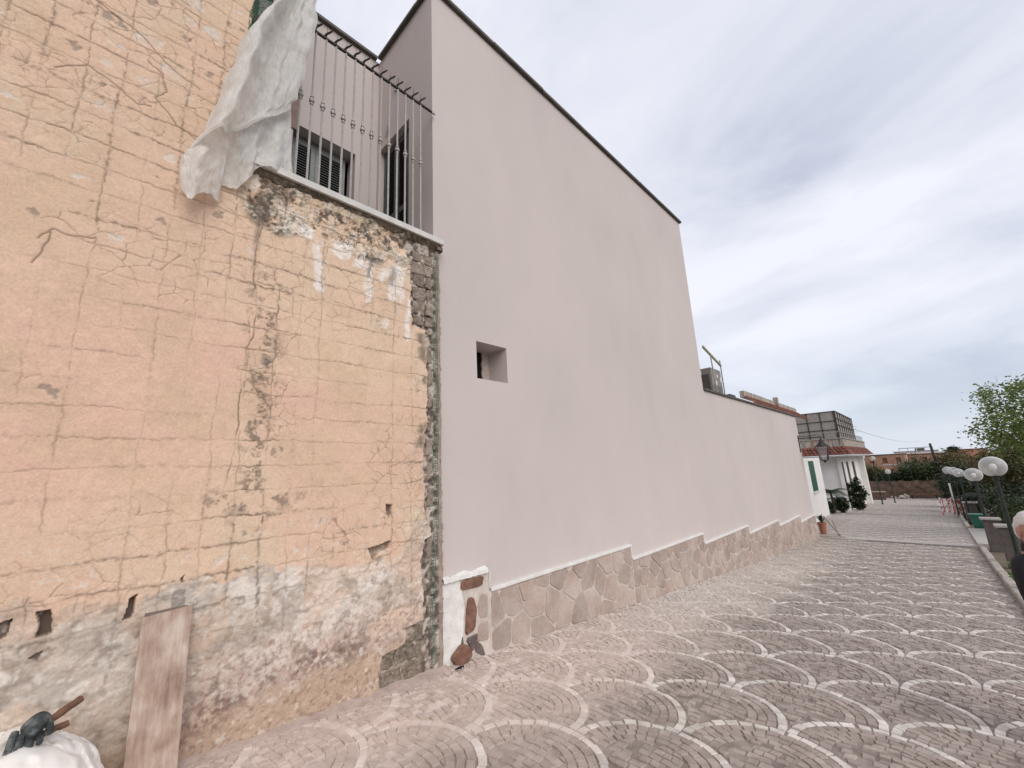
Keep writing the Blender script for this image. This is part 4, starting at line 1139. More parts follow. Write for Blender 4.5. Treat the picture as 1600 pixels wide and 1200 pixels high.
cor = [(-1, -1), (1, -1), (1, 1), (-1, 1)]
for (sx, sy) in cor: mb.tube([(c.x + sx * w1, c.y + sy * w1, zt), (c.x + sx * w2, c.y + sy * w2, zb_)], .016, 5)
for z, w in ((zt, w1), (zb_, w2)):
    for i in range(4):
        a, b = cor[i], cor[(i + 1) % 4]
        mb.tube([(c.x + a[0] * w, c.y + a[1] * w, z), (c.x + b[0] * w, c.y + b[1] * w, z)], .016, 5)
mb.lathe([(.21, 0), (.12, .12), (.07, .18), (.05, .24), (.02, .30), (.015, .36)], (c.x, c.y, zt), 8)
mb.lathe([(.10, 0), (.04, -.04), (.025, -.09)], (c.x, c.y, zb_), 8)
mb.build('cage', M_irond, lan)
def glass_mat(name, tint, mixv, rough=.05):
    m = bpy.data.materials.new(name); m.use_nodes = True; t = m.node_tree; b = t.nodes['Principled BSDF']
    b.inputs['Base Color'].default_value = (*tint, 1); b.inputs['Roughness'].default_value = rough
    tr = N(t, 'ShaderNodeBsdfTransparent'); tr.inputs[0].default_value = (.92, .93, .95, 1)
    mx = N(t, 'ShaderNodeMixShader'); mx.inputs[0].default_value = mixv
    t.links.new(tr.outputs[0], mx.inputs[1]); t.links.new(b.outputs[0], mx.inputs[2]); t.links.new(mx.outputs[0], t.nodes['Material Output'].inputs[0])
    return m
G_lan = glass_mat('lantern_glass', (.6, .6, .62), .18)
mb = MB()
for i in range(4):
    a, b = cor[i], cor[(i + 1) % 4]
    mb.add([(c.x + a[0] * w1 * .97, c.y + a[1] * w1 * .97, zt), (c.x + b[0] * w1 * .97, c.y + b[1] * w1 * .97, zt), (c.x + b[0] * w2 * .97, c.y + b[1] * w2 * .97, zb_), (c.x + a[0] * w2 * .97, c.y + a[1] * w2 * .97, zb_)], [(0, 1, 2, 3)])
mb.build('pane', G_lan, lan, fix=False)

# ------------------------------------------------------------------ torn white fleece hanging over the balcony corner
def curve_at(pts, t):
    n = len(pts) - 1; f = min(max(t, 0), 1) * n; i = min(int(f), n - 1); f -= i
    p0, p1, p2, p3 = pts[max(i - 1, 0)], pts[i], pts[i + 1], pts[min(i + 2, n)]
    return tuple(.5 * (2 * b + (c - a) * f + (2 * a - 5 * b + 4 * c - d) * f * f + (-a + 3 * b - 3 * c + d) * f ** 3) for a, b, c, d in zip(p0, p1, p2, p3))
fleece = thing('fleece_sheet', 'torn dirty white fleece sheet draped over the balcony corner against the peach wall', 'sheet', (-3.3, .6, 4.25))
Lc = [(.755, 6.127), (.701, 5.782), (.613, 5.504), (.523, 5.289), (.472, 4.979), (.42, 4.696), (.368, 4.371), (.312, 4.143), (.275, 4.06)]
Rc = [(1.074, 6.465), (1.043, 6.12), (1.052, 5.826), (.995, 5.414), (.945, 5.028), (.90, 4.85), (.865, 4.76)]
nu, nv = 70, 150
vs = []; fs = []
for j in range(nv + 1):
    t_ = j / nv
    l = curve_at(Lc, t_); r_ = curve_at(Rc, t_)
    for i in range(nu + 1):
        u = i / nu
        y = l[0] + (r_[0] - l[0]) * u; z = l[1] + (r_[1] - l[1]) * u
        roll = .10 * math.exp(-((u - .12 - .05 * t_) / (.11)) ** 4) + .03 * math.exp(-((u - .25) / .05) ** 2) * t_
        hem = .05 * math.exp(-((t_ - 1) / .02) ** 2) * (1 - .6 * u)
        folds = .11 * float(fbm(np.array([u * 1.6 - t_ * .25]), np.array([t_ * .55]), 2.6, 6, 2)[0] - .5) + .035 * float(fbm(np.array([u * 4 - t_ * .9]), np.array([t_ * .9]), 2.6, 1, 2)[0] - .5) - .02 * float(sstep(.2, .34, u))
        nz = float(fbm(np.array([y * 1.0]), np.array([z]), 5, 2, 3)[0] - .5) * .02
        edge_in = -.05 * math.exp(-(u / .035) ** 2)
        x = -3.30 + roll + folds + nz + hem + edge_in + .03 * math.sin(t_ * 3)
        vs.append((x, y + .008 * math.sin(t_ * 40 + u * 3), z))
for j in range(nv):
    for i in range(nu): a = j * (nu + 1) + i; fs.append((a, a + 1, a + nu + 2, a + nu + 1))
mb = MB(); mb.add(vs, fs); mb.build('sheet_body', M_cloth, fleece, smooth=True, fix=False)
top_c = [(.27, 4.05), (.33, 4.22), (.43, 4.35), (.54, 4.47), (.64, 4.58), (.73, 4.70), (.82, 4.84), (.905, 4.93)]
bot_c = [(.235, 3.95), (.245, 3.80), (.28, 3.67), (.315, 3.635), (.36, 3.72), (.42, 3.765), (.478, 3.755), (.475, 3.90), (.55, 3.92), (.60, 3.945), (.66, 4.05), (.70, 4.16), (.77, 4.205), (.83, 4.20), (.90, 4.235), (.955, 4.225), (.965, 4.235)]
nu, nv = 130, 44
vs = []; fs = []
for j in range(nv + 1):
    t_ = j / nv
    for i in range(nu + 1):
        u = i / nu
        a = curve_at(top_c, u); b = curve_at(bot_c, u)
        y = a[0] + (b[0] - a[0]) * t_; z = a[1] + (b[1] - a[1]) * t_
        lobe = .11 * math.exp(-((u - .17) / .13) ** 2) * math.sin(t_ * math.pi * .8)
        deep = -.06 * math.exp(-((u - .42) / .05) ** 2) * t_
        folds = .024 * math.sin(u * 22 + t_ * 2 + 2 * math.sin(u * 9)) * t_ + .07 * float(fbm(np.array([u * 4.0]), np.array([t_ * 1.2 + u]), 2.6, 3, 4)[0] - .5)
        jag = .007 * math.sin(u * 90) * math.sin(u * 37) * (t_ > .9)
        nz = float(fbm(np.array([y]), np.array([z]), 6, 5, 3)[0] - .5) * .03
        vs.append((max(-3.405, -3.335 + lobe + deep + folds * min(1, 3 * t_) + nz * min(1, 3 * t_) - .03 * u), y, z + jag))
for j in range(nv):
    for i in range(nu): a = j * (nu + 1) + i; fs.append((a, a + 1, a + nu + 2, a + nu + 1))
mb = MB(); mb.add(vs, fs); mb.build('torn_flap', M_cloth, fleece, smooth=True, fix=False)

# ------------------------------------------------------------------ foot of the old wall: board, sack, sticks, glove
pl = thing('wooden_board', 'long pinkish weathered board leaning against the peach wall', 'board', (-3.27, .45, g(.45)))
mb = MB()
b0, b1, t1_, t0_ = Vector((-3.235, .335, .115)), Vector((-3.235, .563, .115)), Vector((-3.392, .582, 1.0)), Vector((-3.392, .352, .985))
n_ = 14; vs = []; fs = []
for i in range(n_ + 1):
    f = i / n_
    a = b0.lerp(t0_, f); b = b1.lerp(t1_, f); bow = .006 * math.sin(f * math.pi)
    nrm = Vector((.985, 0, .174))
    w = [rng.uniform(-.002, .002) for _ in range(2)]
    vs += [a + Vector((bow, w[0], 0)), b + Vector((bow, w[1], 0)), b + nrm * .026 + Vector((bow, w[1], 0)), a + nrm * .026 + Vector((bow, w[0], 0))]
for i in range(n_):
    for q in range(4): fs.append((i * 4 + q, i * 4 + (q + 1) % 4, i * 4 + 4 + (q + 1) % 4, i * 4 + 4 + q))
fs += [(0, 1, 2, 3), (n_ * 4, n_ * 4 + 1, n_ * 4 + 2, n_ * 4 + 3)]
mb.add(vs, fs); mb.build('plank', M_wood, pl)
MB().box((-3.40, .365, .983), (-3.372, .56, 1.004)).build('chipped_top', M_core, pl)

def superblob(c, s, nu=36, nv=22, p=.55, fn=None):
    vs = []; fs = []
    sg = lambda v, e: math.copysign(abs(v) ** e, v)
    for j in range(nv + 1):
        ph = -math.pi / 2 + math.pi * j / nv
        for i in range(nu):
            th = 2 * math.pi * i / nu
            x = sg(math.cos(ph), p) * sg(math.cos(th), p); y = sg(math.cos(ph), p) * sg(math.sin(th), p); z = sg(math.sin(ph), p)
            v = Vector((c[0] + s[0] * x, c[1] + s[1] * y, c[2] + s[2] * z))
            if fn: v = fn(v, x, y, z)
            vs.append(v)
    for j in range(nv):
        for i in range(nu): fs.append((j * nu + i, j * nu + (i + 1) % nu, (j + 1) * nu + (i + 1) % nu, (j + 1) * nu + i))
    return vs, fs
def sackfn(v, x, y, z):
    n = float(fbm(np.array([v.y * 1.0 + v.x]), np.array([v.z + v.x * .7]), 5, 3, 3)[0] - .5)
    top = max(0, z)
    slope = -.16 * max(0, (v.y + .05)) / .3 * top
    cr_ = abs(float(fbm(np.array([v.y * 1.0 + v.x * .6 + .3 * v.z]), np.array([v.z * .8 - v.y * .7 + v.x]), 7, 5, 3)[0]) - .5)
    cr_ = -.020 * max(0, 1 - cr_ / .07) + .018 * (float(fbm(np.array([v.y * 1.0]), np.array([v.z + v.x]), 13, 2, 3)[0]) - .5)
    return v + Vector((n * .05 + cr_ * 1.2, n * .03, n * .05 + slope + cr_))
vs, fs = superblob((-3.12, -.06, .36), (.22, .30, .30), 110, 70, .6, sackfn)
mb = MB(); mb.add(vs, fs)
sk = thing('rubble_sack', 'big smooth white plastic sack at the foot of the peach wall', 'sack', (-3.12, -.06, .06))
mb.build('sack_body', M_sack, sk, smooth=True)
# folded corner of the sack
vs, fs = superblob((-3.07, .165, .35), (.13, .09, .115), 60, 40, .62, lambda v, x, y, z: v + Vector((0, .012 * math.sin(v.z * 30 + v.x * 20), .02 * (float(fbm(np.array([v.y * 1.0]), np.array([v.x + v.z]), 14, 3, 3)[0]) - .5) - .05 * max(0, y) * max(0, z))))
mb = MB(); mb.add(vs, fs); mb.build('folded_corner', M_sack, sk, smooth=True)
def stick(a, b, r0, label, grp):
    mb = MB(); a, b = Vector(a), Vector(b)
    pts = [a.lerp(b, i / 8) + Vector((0, rng.uniform(-.002, .002), rng.uniform(-.002, .002))) for i in range(9)]
    mb.tube(pts, [r0 * rng.uniform(.9, 1.08) for _ in range(9)], 10)
    return tag(mb.build('wooden_stick', M_woodb, None, smooth=False), label, 'stick', grp)
stick((-3.06, -.02, .665), (-3.19, .138, .712), .017, 'longer dark brown stick reaching out above the glove on the sack', 'sticks lying on the sack')
stick((-3.08, .0, .640), (-3.10, .105, .652), .014, 'shorter reddish stick lying under the longer one on the sack', 'sticks lying on the sack')

def skin_mesh(nodes, edges, name, m, parent=None, sub=2):
    me = bpy.data.meshes.new(name)
    off = origin(parent) if parent else Vector((0, 0, 0))
    me.from_pydata([Vector(n[0]) - off for n in nodes], edges, [])
    o = bpy.data.objects.new(name, me); col.objects.link(o)
    md = o.modifiers.new('skin', 'SKIN')
    sv = me.skin_vertices[0].data
    for i, n in enumerate(nodes):
        sv[i].radius = (n[1], n[2] if len(n) > 2 else n[1]); sv[i].use_root = (i == 0)
    md.use_smooth_shade = True
    s_ = o.modifiers.new('sub', 'SUBSURF'); s_.levels = sub; s_.render_levels = sub
    dg = bpy.context.evaluated_depsgraph_get()
    nm = bpy.data.meshes.new_from_object(o.evaluated_get(dg))
    o.modifiers.clear(); o.data = nm; nm.name = name
    nm.materials.clear(); nm.materials.append(m)
    nm.polygons.foreach_set('use_smooth', [True] * len(nm.polygons))
    if parent: o.parent = parent
    return o
# glove: cuff towards the stick, palm, four fingers drooping down the sack, thumb
gl = thing('work_glove', 'worn dark grey work glove lying on the white sack with fingers hanging down', 'glove', (-3.04, -.03, .66))
B = Vector((-3.055, 0, 0))
def gp(y, z, dx=0): return (B.x + dx, (y + .015) * 1.12 - .015, (z - .68) * 1.12 + .68)
def chain(pts, name):
    nodes = [(p[0], p[1], p[2] if len(p) > 2 else p[1]) for p in pts]
    return skin_mesh(nodes, [(i, i + 1) for i in range(len(nodes) - 1)], name, M_glove, gl, 2)
chain([(gp(.026, .728, -.012), .030, .022), (gp(.010, .716), .050, .028), (gp(-.014, .696, .010), .058, .030), (gp(-.030, .672, .012), .052, .026)], 'glove_palm')
for (ys, zs, ye, ze, r0, bend) in ((-.062, .680, -.074, .616, .0165, .01), (-.040, .664, -.050, .602, .0165, .014), (-.014, .658, -.016, .606, .0155, .012), (.012, .664, .014, .626, .0145, .01)):
    chain([(gp(ys * .8 - .004, zs + .022, .008), r0, r0 * .8), (gp(ys, zs - .005, .016), r0, r0 * .75), (gp((ys + ye) / 2 + bend * .3, (zs + ze) / 2, .022), r0 * .92, r0 * .7), (gp(ye, ze, .018), r0 * .78, r0 * .6)], 'finger')
chain([(gp(.022, .710, .012), .016), (gp(.038, .684, .020), .015), (gp(.036, .650, .024), .012)], 'thumb')
# scrap on the paving
mb = MB(); mb.tube([(-3.33, 2.56, .01), (-3.31, 2.585, .02), (-3.30, 2.61, .014)], [.006, .010, .005], 6); mb.tube([(-3.32, 2.60, .02), (-3.29, 2.62, .03), (-3.30, 2.63, .012)], [.005, .009, .006], 6)
tag(mb.build('debris_scrap', M_black, None), 'small black scrap of debris on the paving below the wall joint', 'debris')

# ------------------------------------------------------------------ kerb, slab, piers, bin, lamps
kb = thing('kerb', 'rounded grey concrete kerb along the right edge of the fan paving', 'kerb', (kerb_x(7), 7, g(7)))
for a, b in ((-2, 20.9), (27.4, 58)):
    y = a
    while y < b:
        y2 = min(y + 1.0, b); mb = MB(); vs = []; fs = []
        prof = [(0, -.08), (0, .075), (.02, .10), (.11, .105), (.135, .085), (.14, -.08)]
        jx, jz = rng.uniform(-.008, .008), rng.uniform(-.008, .008)
        for q, yq in enumerate((y + .006, y2 - .006)):
            for px, pz in prof: vs.append((kerb_x(yq) + px + jx, yq, g(yq) + pz + jz))
        n = len(prof)
        fs = [(i, i + 1, n + i + 1, n + i) for i in range(n - 1)] + [tuple(range(n)), tuple(range(2 * n - 1, n - 1, -1))]
        mb.add(vs, fs); mb.build('kerb_stone', M_kerb, kb)
        y = y2
mb = MB(); mb.prism([(.76, 21.2, g(21.2) - .1), (2.6, 21.2, g(21.2) - .1), (2.6, 27.3, g(27.3) - .1), (.80, 27.3, g(27.3) - .1)], (0, 0, .16))
tag(mb.build('entrance_slab', M_conc, None), kind='structure')
def pier(y, x0, x1, h, label):
    p = thing('garden_pier', label, 'pier', ((x0 + x1) / 2, y, g(y)), 'dark grey garden piers beside the kerb')
    MB().bevbox((x0 + .06, y, g(y) - .1), (x1 - .03, y + .26, g(y) + h), .01).build('shaft', M_pier, p)
    MB().bevbox((x0, y - .05, g(y) + h + .001), (x1 + .05, y + .31, g(y) + h + .06), .012).build('cap', M_piercap, p)
pier(15.9, .93, 1.38, .90, 'nearest grey garden pier with flat cap beside the kerb')
pier(20.0, .90, 1.30, .90, 'grey garden pier in front of the green planter')
pier(31.2, .95, 1.45, .95, 'farthest grey garden pier behind the green planter')
gb = thing('green_planter', 'tapered green plastic planter standing on the pale slab', 'planter', (1.15, 27.5, g(27.5)))
mb = MB()
def taper(mb, c, w0, w1, z0, z1):
    vs = [(c[0] + sx * w, c[1] + sy * w, z) for z, w in ((z0, w0), (z1, w1)) for sx, sy in ((-1, -1), (1, -1), (1, 1), (-1, 1))]
    mb.add(vs, [(3, 2, 1, 0), (4, 5, 6, 7), (0, 1, 5, 4), (1, 2, 6, 5), (2, 3, 7, 6), (3, 0, 4, 7)])
taper(mb, (1.17, 27.6), .15, .215, g(27.5) + .06, g(27.5) + .60); mb.build('tub', M_greenp, gb)
MB().bevbox((.93, 27.36, g(27.5) + .601), (1.41, 27.84, g(27.5) + .645), .01).build('rim', M_greenp, gb)

def globe_mat():
    m = bpy.data.materials.new('lamp_globe'); m.use_nodes = True; t = m.node_tree; b = t.nodes['Principled BSDF']
    b.inputs['Base Color'].default_value = (.80, .80, .79, 1); b.inputs['Roughness'].default_value = .12
    tr = N(t, 'ShaderNodeBsdfTransparent'); tr.inputs[0].default_value = (.96, .96, .96, 1)
    lw = N(t, 'ShaderNodeLayerWeight'); lw.inputs[0].default_value = .45
    f = ramp(t, lw.outputs['Facing'], [(0.0, .28), (.5, .40), (.85, .95)])
    mx = N(t, 'ShaderNodeMixShader'); t.links.new(f, mx.inputs[0])
    t.links.new(tr.outputs[0], mx.inputs[1]); t.links.new(b.outputs[0], mx.inputs[2]); t.links.new(mx.outputs[0], t.nodes['Material Output'].inputs[0])
    return m
M_globe = globe_mat()
def make_lamp(x, y, zc, label, base=None):
    z0 = g(y) if base is None else base
    L = thing('globe_lamp', label, 'street lamp', (x, y, z0), 'garden lamps with clear globes')
    mb = MB(); mb.lathe([(.075, 0), (.075, .06), (.05, .10), (.045, .5), (.038, .55), (.036, zc - z0 - .30), (.05, zc - z0 - .28), (.055, zc - z0 - .225), (.09, zc - z0 - .205), (.09, zc - z0 - .19)], (x, y, z0), 12)
    mb.build('post', mat_lamp, L)
    mb = MB(); mb.lathe([(.08, -.196)] + [(.215 * math.cos(a), .215 * math.sin(a)) for a in [(-66 + 156 * i / 18) * math.pi / 180 for i in range(19)]], (x, y, zc), 28)
    mb.build('globe', M_globe, L, smooth=True)
    mb = MB(); mb.lathe([(.02, -.19), (.022, -.09), (.05, -.07), (.062, -.02), (.055, .03), (.03, .06)], (x, y, zc), 12)
    mb.build('bulb', M_stickw, L, smooth=True)
    return L
mat_lamp = mat('lamp_post_green', [(.012, .018, .015), (.03, .04, .034)], scale=10, rough=0.45)
make_lamp(1.037, 13.956, 1.348, 'nearest and largest globe lamp on a dark post beside the kerb')
make_lamp(1.057, 20.526, .935, 'second globe lamp, behind the grey pier with the flat cap')
make_lamp(1.101, 31.0, .654, 'third globe lamp from the front in the row by the kerb')
make_lamp(1.0, 33.4, .683, 'fourth globe lamp, half hidden in the row by the kerb')
make_lamp(.86, 36.2, .644, 'last globe lamp at the far end of the row by the kerb')
make_lamp(-2.64, 53, .185, 'lone globe lamp in front of the far brown wall left of the street end')
make_lamp(-3.34, 50, 1.45, 'globe lamp under the tiled eave beside the white house corner')

# red-white barrier, white pole, leaning pole
br = thing('street_barrier', 'folding red and white striped barrier at the far kerb', 'barrier', (.5, 37, g(37)))
for k, x in enumerate((.22, .72, 1.15)):
    mb = MB()
    for q in range(6):
        mb.mi = q % 2; z0 = g(37) + .17 * q + .02
        mb.box((x - .028, 37 - .028 + .15 * (k % 2), z0), (x + .028, 37.028 + .15 * (k % 2), z0 + .168))
    mb.build('post', [M_redp, M_stickw], br, fix=True)
for z in (.18, .9):
    mb = MB()
    for q in range(8):
        mb.mi = q % 2; x0 = .25 + q * .11
        mb.box((x0, 37.03, g(37) + z), (x0 + .109, 37.07, g(37) + z + .07))
    mb.build('crossbar', [M_redp, M_stickw], br)
for q in range(7):
    x0 = .30 + q * .12
    MB().box((x0, 37.04, g(37) + .26), (x0 + .035, 37.06, g(37) + .895)).build('upright', [M_redp, M_stickw][q % 2], br)
for q in range(2):
    mb = MB(); mb.tube([(.25 + q * .4, 37.05, g(37) + .2), (.65 + q * .4, 37.05, g(37) + .92)], .018, 5); mb.build('brace', M_redp, br)
mb = MB(); mb.tube([(.90, 40, g(40)), (.87, 40, -.35)], .05, 8); mb.lathe([(.06, 0), (.06, .04), (.03, .06)], (.87, 40, -.36), 8)
tag(mb.build('white_pole', M_stickw, None), 'short white pole standing behind the striped barrier', 'pole')
mb = MB(); mb.tube([(1.0, 62, -2.7), (.70, 62, 2.7)], [.14, .10], 8); tag(mb.build('utility_pole', M_irond, None), 'dark pole rising over the hedge against the far brown building', 'pole')

# ------------------------------------------------------------------ white house beyond
def tiles(mb, e0, e1, r0, r1, n):
    # barrel tiles between eave line e0-e1 and ridge line r0-r1
    e0, e1, r0, r1 = map(Vector, (e0, e1, r0, r1))
    nrm = (e1 - e0).cross(r0 - e0).normalized()
    if nrm.z < 0: nrm = -nrm
    for i in range(n):
        a0, a1 = e0.lerp(e1, i / n), e0.lerp(e1, (i + 1) / n); b0, b1 = r0.lerp(r1, i / n), r0.lerp(r1, (i + 1) / n)
        rn = rng.random()
        for s_ in range(3):
            f0, f1 = s_ / 3, (s_ + 1) / 3 + .03
            lo = [a0.lerp(b0, f0), a0.lerp(b0, f0).lerp(a1.lerp(b1, f0), .25) + nrm * .07, a0.lerp(b0, f0).lerp(a1.lerp(b1, f0), .6) + nrm * .07, a0.lerp(b0, f0).lerp(a1.lerp(b1, f0), .8), a1.lerp(b1, f0)]
            hi = [a0.lerp(b0, f1), a0.lerp(b0, f1).lerp(a1.lerp(b1, f1), .25) + nrm * .05, a0.lerp(b0, f1).lerp(a1.lerp(b1, f1), .6) + nrm * .05, a0.lerp(b0, f1).lerp(a1.lerp(b1, f1), .8), a1.lerp(b1, f1)]
            lo = [p + nrm * .02 for p in lo]
            mb.add(lo + hi, [(q, q + 1, 6 + q, 5 + q) for q in range(4)] + [(0, 1, 2, 3)], rn * .6 + rng.random() * .4)
hb = thing('white_villa', 'white house with terracotta tile eave and reed-screened roof terrace beyond the grey wall', 'house', (-6, 40, g(40)))
mb = MB()
wall_holes(mb, (-4.5, 0, 0), (0, 1, 0), (0, 0, 1), (39, 52), (-3, 1.84), [(39.7, 41.0, -1.6, 1.38), (42.5, 43.9, -1.6, 1.36), (46.2, 48.0, -1.6, 1.32)], (-.11, 0, 0))
mb.add([(-4.5, 39, -3), (-11, 39, -3), (-11, 39, 1.84), (-4.5, 39, 1.84)], [(0, 1, 2, 3)])
mb.add([(-4.5, 52, -3), (-11, 52, -3), (-11, 52, 1.84), (-4.5, 52, 1.84)], [(0, 1, 2, 3)])
mb.build('wall', M_white, hb, fix=False)
for (a, b) in ((39.7, 41.0), (42.5, 43.9), (46.2, 48.0)):
    w = MB().box((-4.60, a + .02, -1.58), (-4.53, b - .02, 1.31)).build('window', mat('brown_shutter', [(.045, .03, .024), (.08, .055, .042)], scale=6) if a < 40 else bpy.data.materials['brown_shutter'], hb)
    mb = MB(); mb.box((-4.53, (a + b) / 2 - .04, -1.58), (-4.515, (a + b) / 2 + .04, 1.31)); mb.build('mullion', M_irond, w)
MB().box((-4.62, 38.86, -2.4), (-4.40, 38.995, 1.75)).build('corner_pilaster', M_white, hb)
MB().box((-4.496, 51.2, -2.9), (-4.1, 52.05, 1.75)).build('far_pilaster', M_white, hb)
mb = MB(); mb.box((-11, 37.95, 1.76), (-3.62, 52.6, 1.845)); mb.build('soffit', M_white, hb)
mb = MB()
tiles(mb, (-3.5, 37.85, 1.86), (-3.5, 54, 1.86), (-3.95, 38.5, 2.46), (-3.95, 54, 2.46), 60)
tiles(mb, (-11, 37.85, 1.86), (-3.5, 37.85, 1.86), (-11, 38.5, 2.46), (-3.95, 38.5, 2.46), 30)
tag(mb.build('roof_tiles', M_tile, hb, fix=False), kind='stuff')
mb = MB(); mb.box((-11, 38.5, 2.2), (-3.95, 38.66, 3.05)); mb.box((-4.11, 38.665, 2.2), (-3.95, 54, 3.05)); mb.build('parapet', M_parapet, hb)
mb = MB(); mb.box((-11, 38.44, 3.051), (-3.89, 38.72, 3.11)); mb.box((-4.17, 38.725, 3.051), (-3.89, 54, 3.11)); mb.build('parapet_cap', M_piercap, hb)
mb = MB()
for y in np.arange(38.6, 54, .6): mb.tube([(-4.03, y, 3.11), (-4.03, y, 3.55)], .018, 4)
mb.tube([(-4.03, 38.55, 3.55), (-4.03, 54, 3.55)], .022, 5); mb.tube([(-4.03, 38.55, 3.55), (-8, 38.55, 3.55)], .022, 5)
tag(mb.build('terrace_rail', M_iron, hb), kind='stuff')
scr = MB().box((-6.75, 38.95, 3.12), (-4.26, 38.99, 5.12)).build('reed_panel', M_reed, hb)
MB().box((-4.24, 39.0, 3.12), (-4.20, 49.4, 5.12)).build('reed_panel', M_reed, hb)
MB().box((-6.75, 39.0, 5.121), (-4.2, 49.4, 5.15)).build('reed_roof', M_reed, hb)
mb = MB()
for x in (-6.75, -5.95, -5.1, -4.26): mb.box((x - .025, 38.90, 3.12), (x + .025, 38.948, 5.14))
for z in (3.75, 4.4, 5.11): mb.box((-6.75, 38.875, z - .025), (-4.2, 38.899, z + .025))
mb.build('screen_frame', M_irond, hb)
mb = MB()
for y in np.arange(39.0, 49.5, 1.3): mb.box((-4.198, y - .04, 3.12), (-4.15, y + .04, 5.14))
for z in (3.6, 4.1, 4.6, 5.11): mb.box((-4.148, 38.95, z - .025), (-4.12, 49.4, z + .025))
mb.build('screen_frame', M_irond, hb)
mb = MB()
mb.tube([(-4.3, 50, 2.5), (-4.3, 50, 4.5)], .03, 5)
for z, w in ((4.45, .35), (4.2, .28), (3.95, .4)): mb.tube([(-4.3 - w, 50, z), (-4.3 + w, 50, z)], .018, 4)
tag(mb.build('roof_antenna', M_iron, None), 'small aerial standing on the tiled house roof beside the reed screen', 'aerial')
ha = thing('low_white_house', 'white house wing with one narrow green shutter just past the grey wall', 'house', (-7, 27, g(27)))
mb = MB()
wall_holes(mb, (-4.66, 0, 0), (0, 1, 0), (0, 0, 1), (21.5, 32.0), (-2.6, 1.75), [(28.3, 29.95, -.09, 1.58)], (-.10, 0, 0))
mb.add([(-4.66, 32.0, -2.6), (-9, 32.0, -2.6), (-9, 32.0, 1.75), (-4.66, 32.0, 1.75)], [(0, 1, 2, 3)])
mb.add([(-4.66, 21.5, 1.75), (-4.66, 32, 1.75), (-9, 32, 1.75), (-9, 21.5, 1.75)], [(0, 1, 2, 3)])
mb.build('wall', M_white, ha, fix=False)
MB().box((-4.70, 21.5, -2.6), (-4.63, 32.04, -1.62)).build('plinth', M_conc, ha)
sh_ = MB()
for k in range(4): sh_.box((-4.72, 28.33 + k * .41, -.07), (-4.67, 28.70 + k * .41, 1.56))
sh_ = sh_.build('shutter', M_greenshut, ha)
MB().box((-4.76, 28.3, -.09), (-4.735, 29.95, 1.58)).build('dark_backing', M_black, sh_)
MB().box((-4.66, 28.2, -.15), (-4.56, 30.05, -.092)).build('window_sill', M_marble, ha)
mb = MB(); mb.box((-11, 19.9, -2), (-5.45, 31.4, 4.3)); mb.build('upper_storey', M_parapet, ha)
mb = MB(); mb.box((-5.44, 20.5, 4.55), (-5.25, 31.4, 4.85)); mb.build('parapet', M_parapet, ha)
mb = MB(); tiles(mb, (-4.75, 20.5, 4.05), (-4.75, 31.4, 4.05), (-5.25, 20.5, 4.58), (-5.25, 31.4, 4.58), 44); tag(mb.build('roof_tiles', M_tile, ha, fix=False), kind='stuff')
MB().box((-5.30, 25.9, 4.6), (-5.1, 26.2, 5.05)).build('chimney', M_parapet, ha)

# ------------------------------------------------------------------ plants
def leaf_cloud(mb, centres, n, size, spread, flat=.5):
    vs = []; fs = []
    for _ in range(n):
        c, rad = centres[rng.randrange(len(centres))]
        d = Vector((rng.gauss(0, 1), rng.gauss(0, 1), rng.gauss(0, 1)))
        p = Vector(c) + Vector((d.x * rad[0], d.y * rad[1], d.z * rad[2])) * spread
        a = Vector((rng.gauss(0, 1), rng.gauss(0, 1), rng.gauss(0, flat))).normalized()
        b = a.cross(Vector((rng.gauss(0, 1), rng.gauss(0, 1), rng.gauss(0, 1)))).normalized()
        s = size * rng.uniform(.6, 1.4)
        mb.add([p, p + a * s * .5 + b * s * .3, p + a * s, p + a * s * .5 - b * s * .3], [(0, 1, 2, 3)])
def ellipsoid_clumps(c, rad, n, cr):
    out = []
    while len(out) < n:
        d = Vector((rng.uniform(-1, 1), rng.uniform(-1, 1), rng.uniform(-1, 1)))
        if d.length > 1 or d.length < .35: continue
        out.append(((c[0] + d.x * rad[0], c[1] + d.y * rad[1], c[2] + d.z * rad[2]), tuple(cr * rng.uniform(.6, 1.3) for _ in range(3))))
    return out
def shrub(x, y, h, w, m, label, n=1500, leaf=.09, name='shrub', grp=None, cl=26, cat='shrub', z0=None):
    z0 = g(y) if z0 is None else z0
    s = thing(name, label, cat, (x, y, z0), grp)
    mb = MB(); cs = ellipsoid_clumps((x, y, z0 + h * .52), (w, w, h * .5), cl, w * .22)
    leaf_cloud(mb, cs, n, leaf, .8); mb.build('foliage', m, s, fix=False)
    mb = MB()
    for k in range(5):
        c = cs[k][0]; mb.tube([(x + rng.uniform(-.05, .05), y + rng.uniform(-.05, .05), z0 - .05), Vector((x, y, z0)).lerp(Vector(c), .5) + Vector((0, 0, .05)), c], [.03 * w + .01, .02 * w + .006, .006], 5)
    mb.build('stems', M_bark, s)
    return s
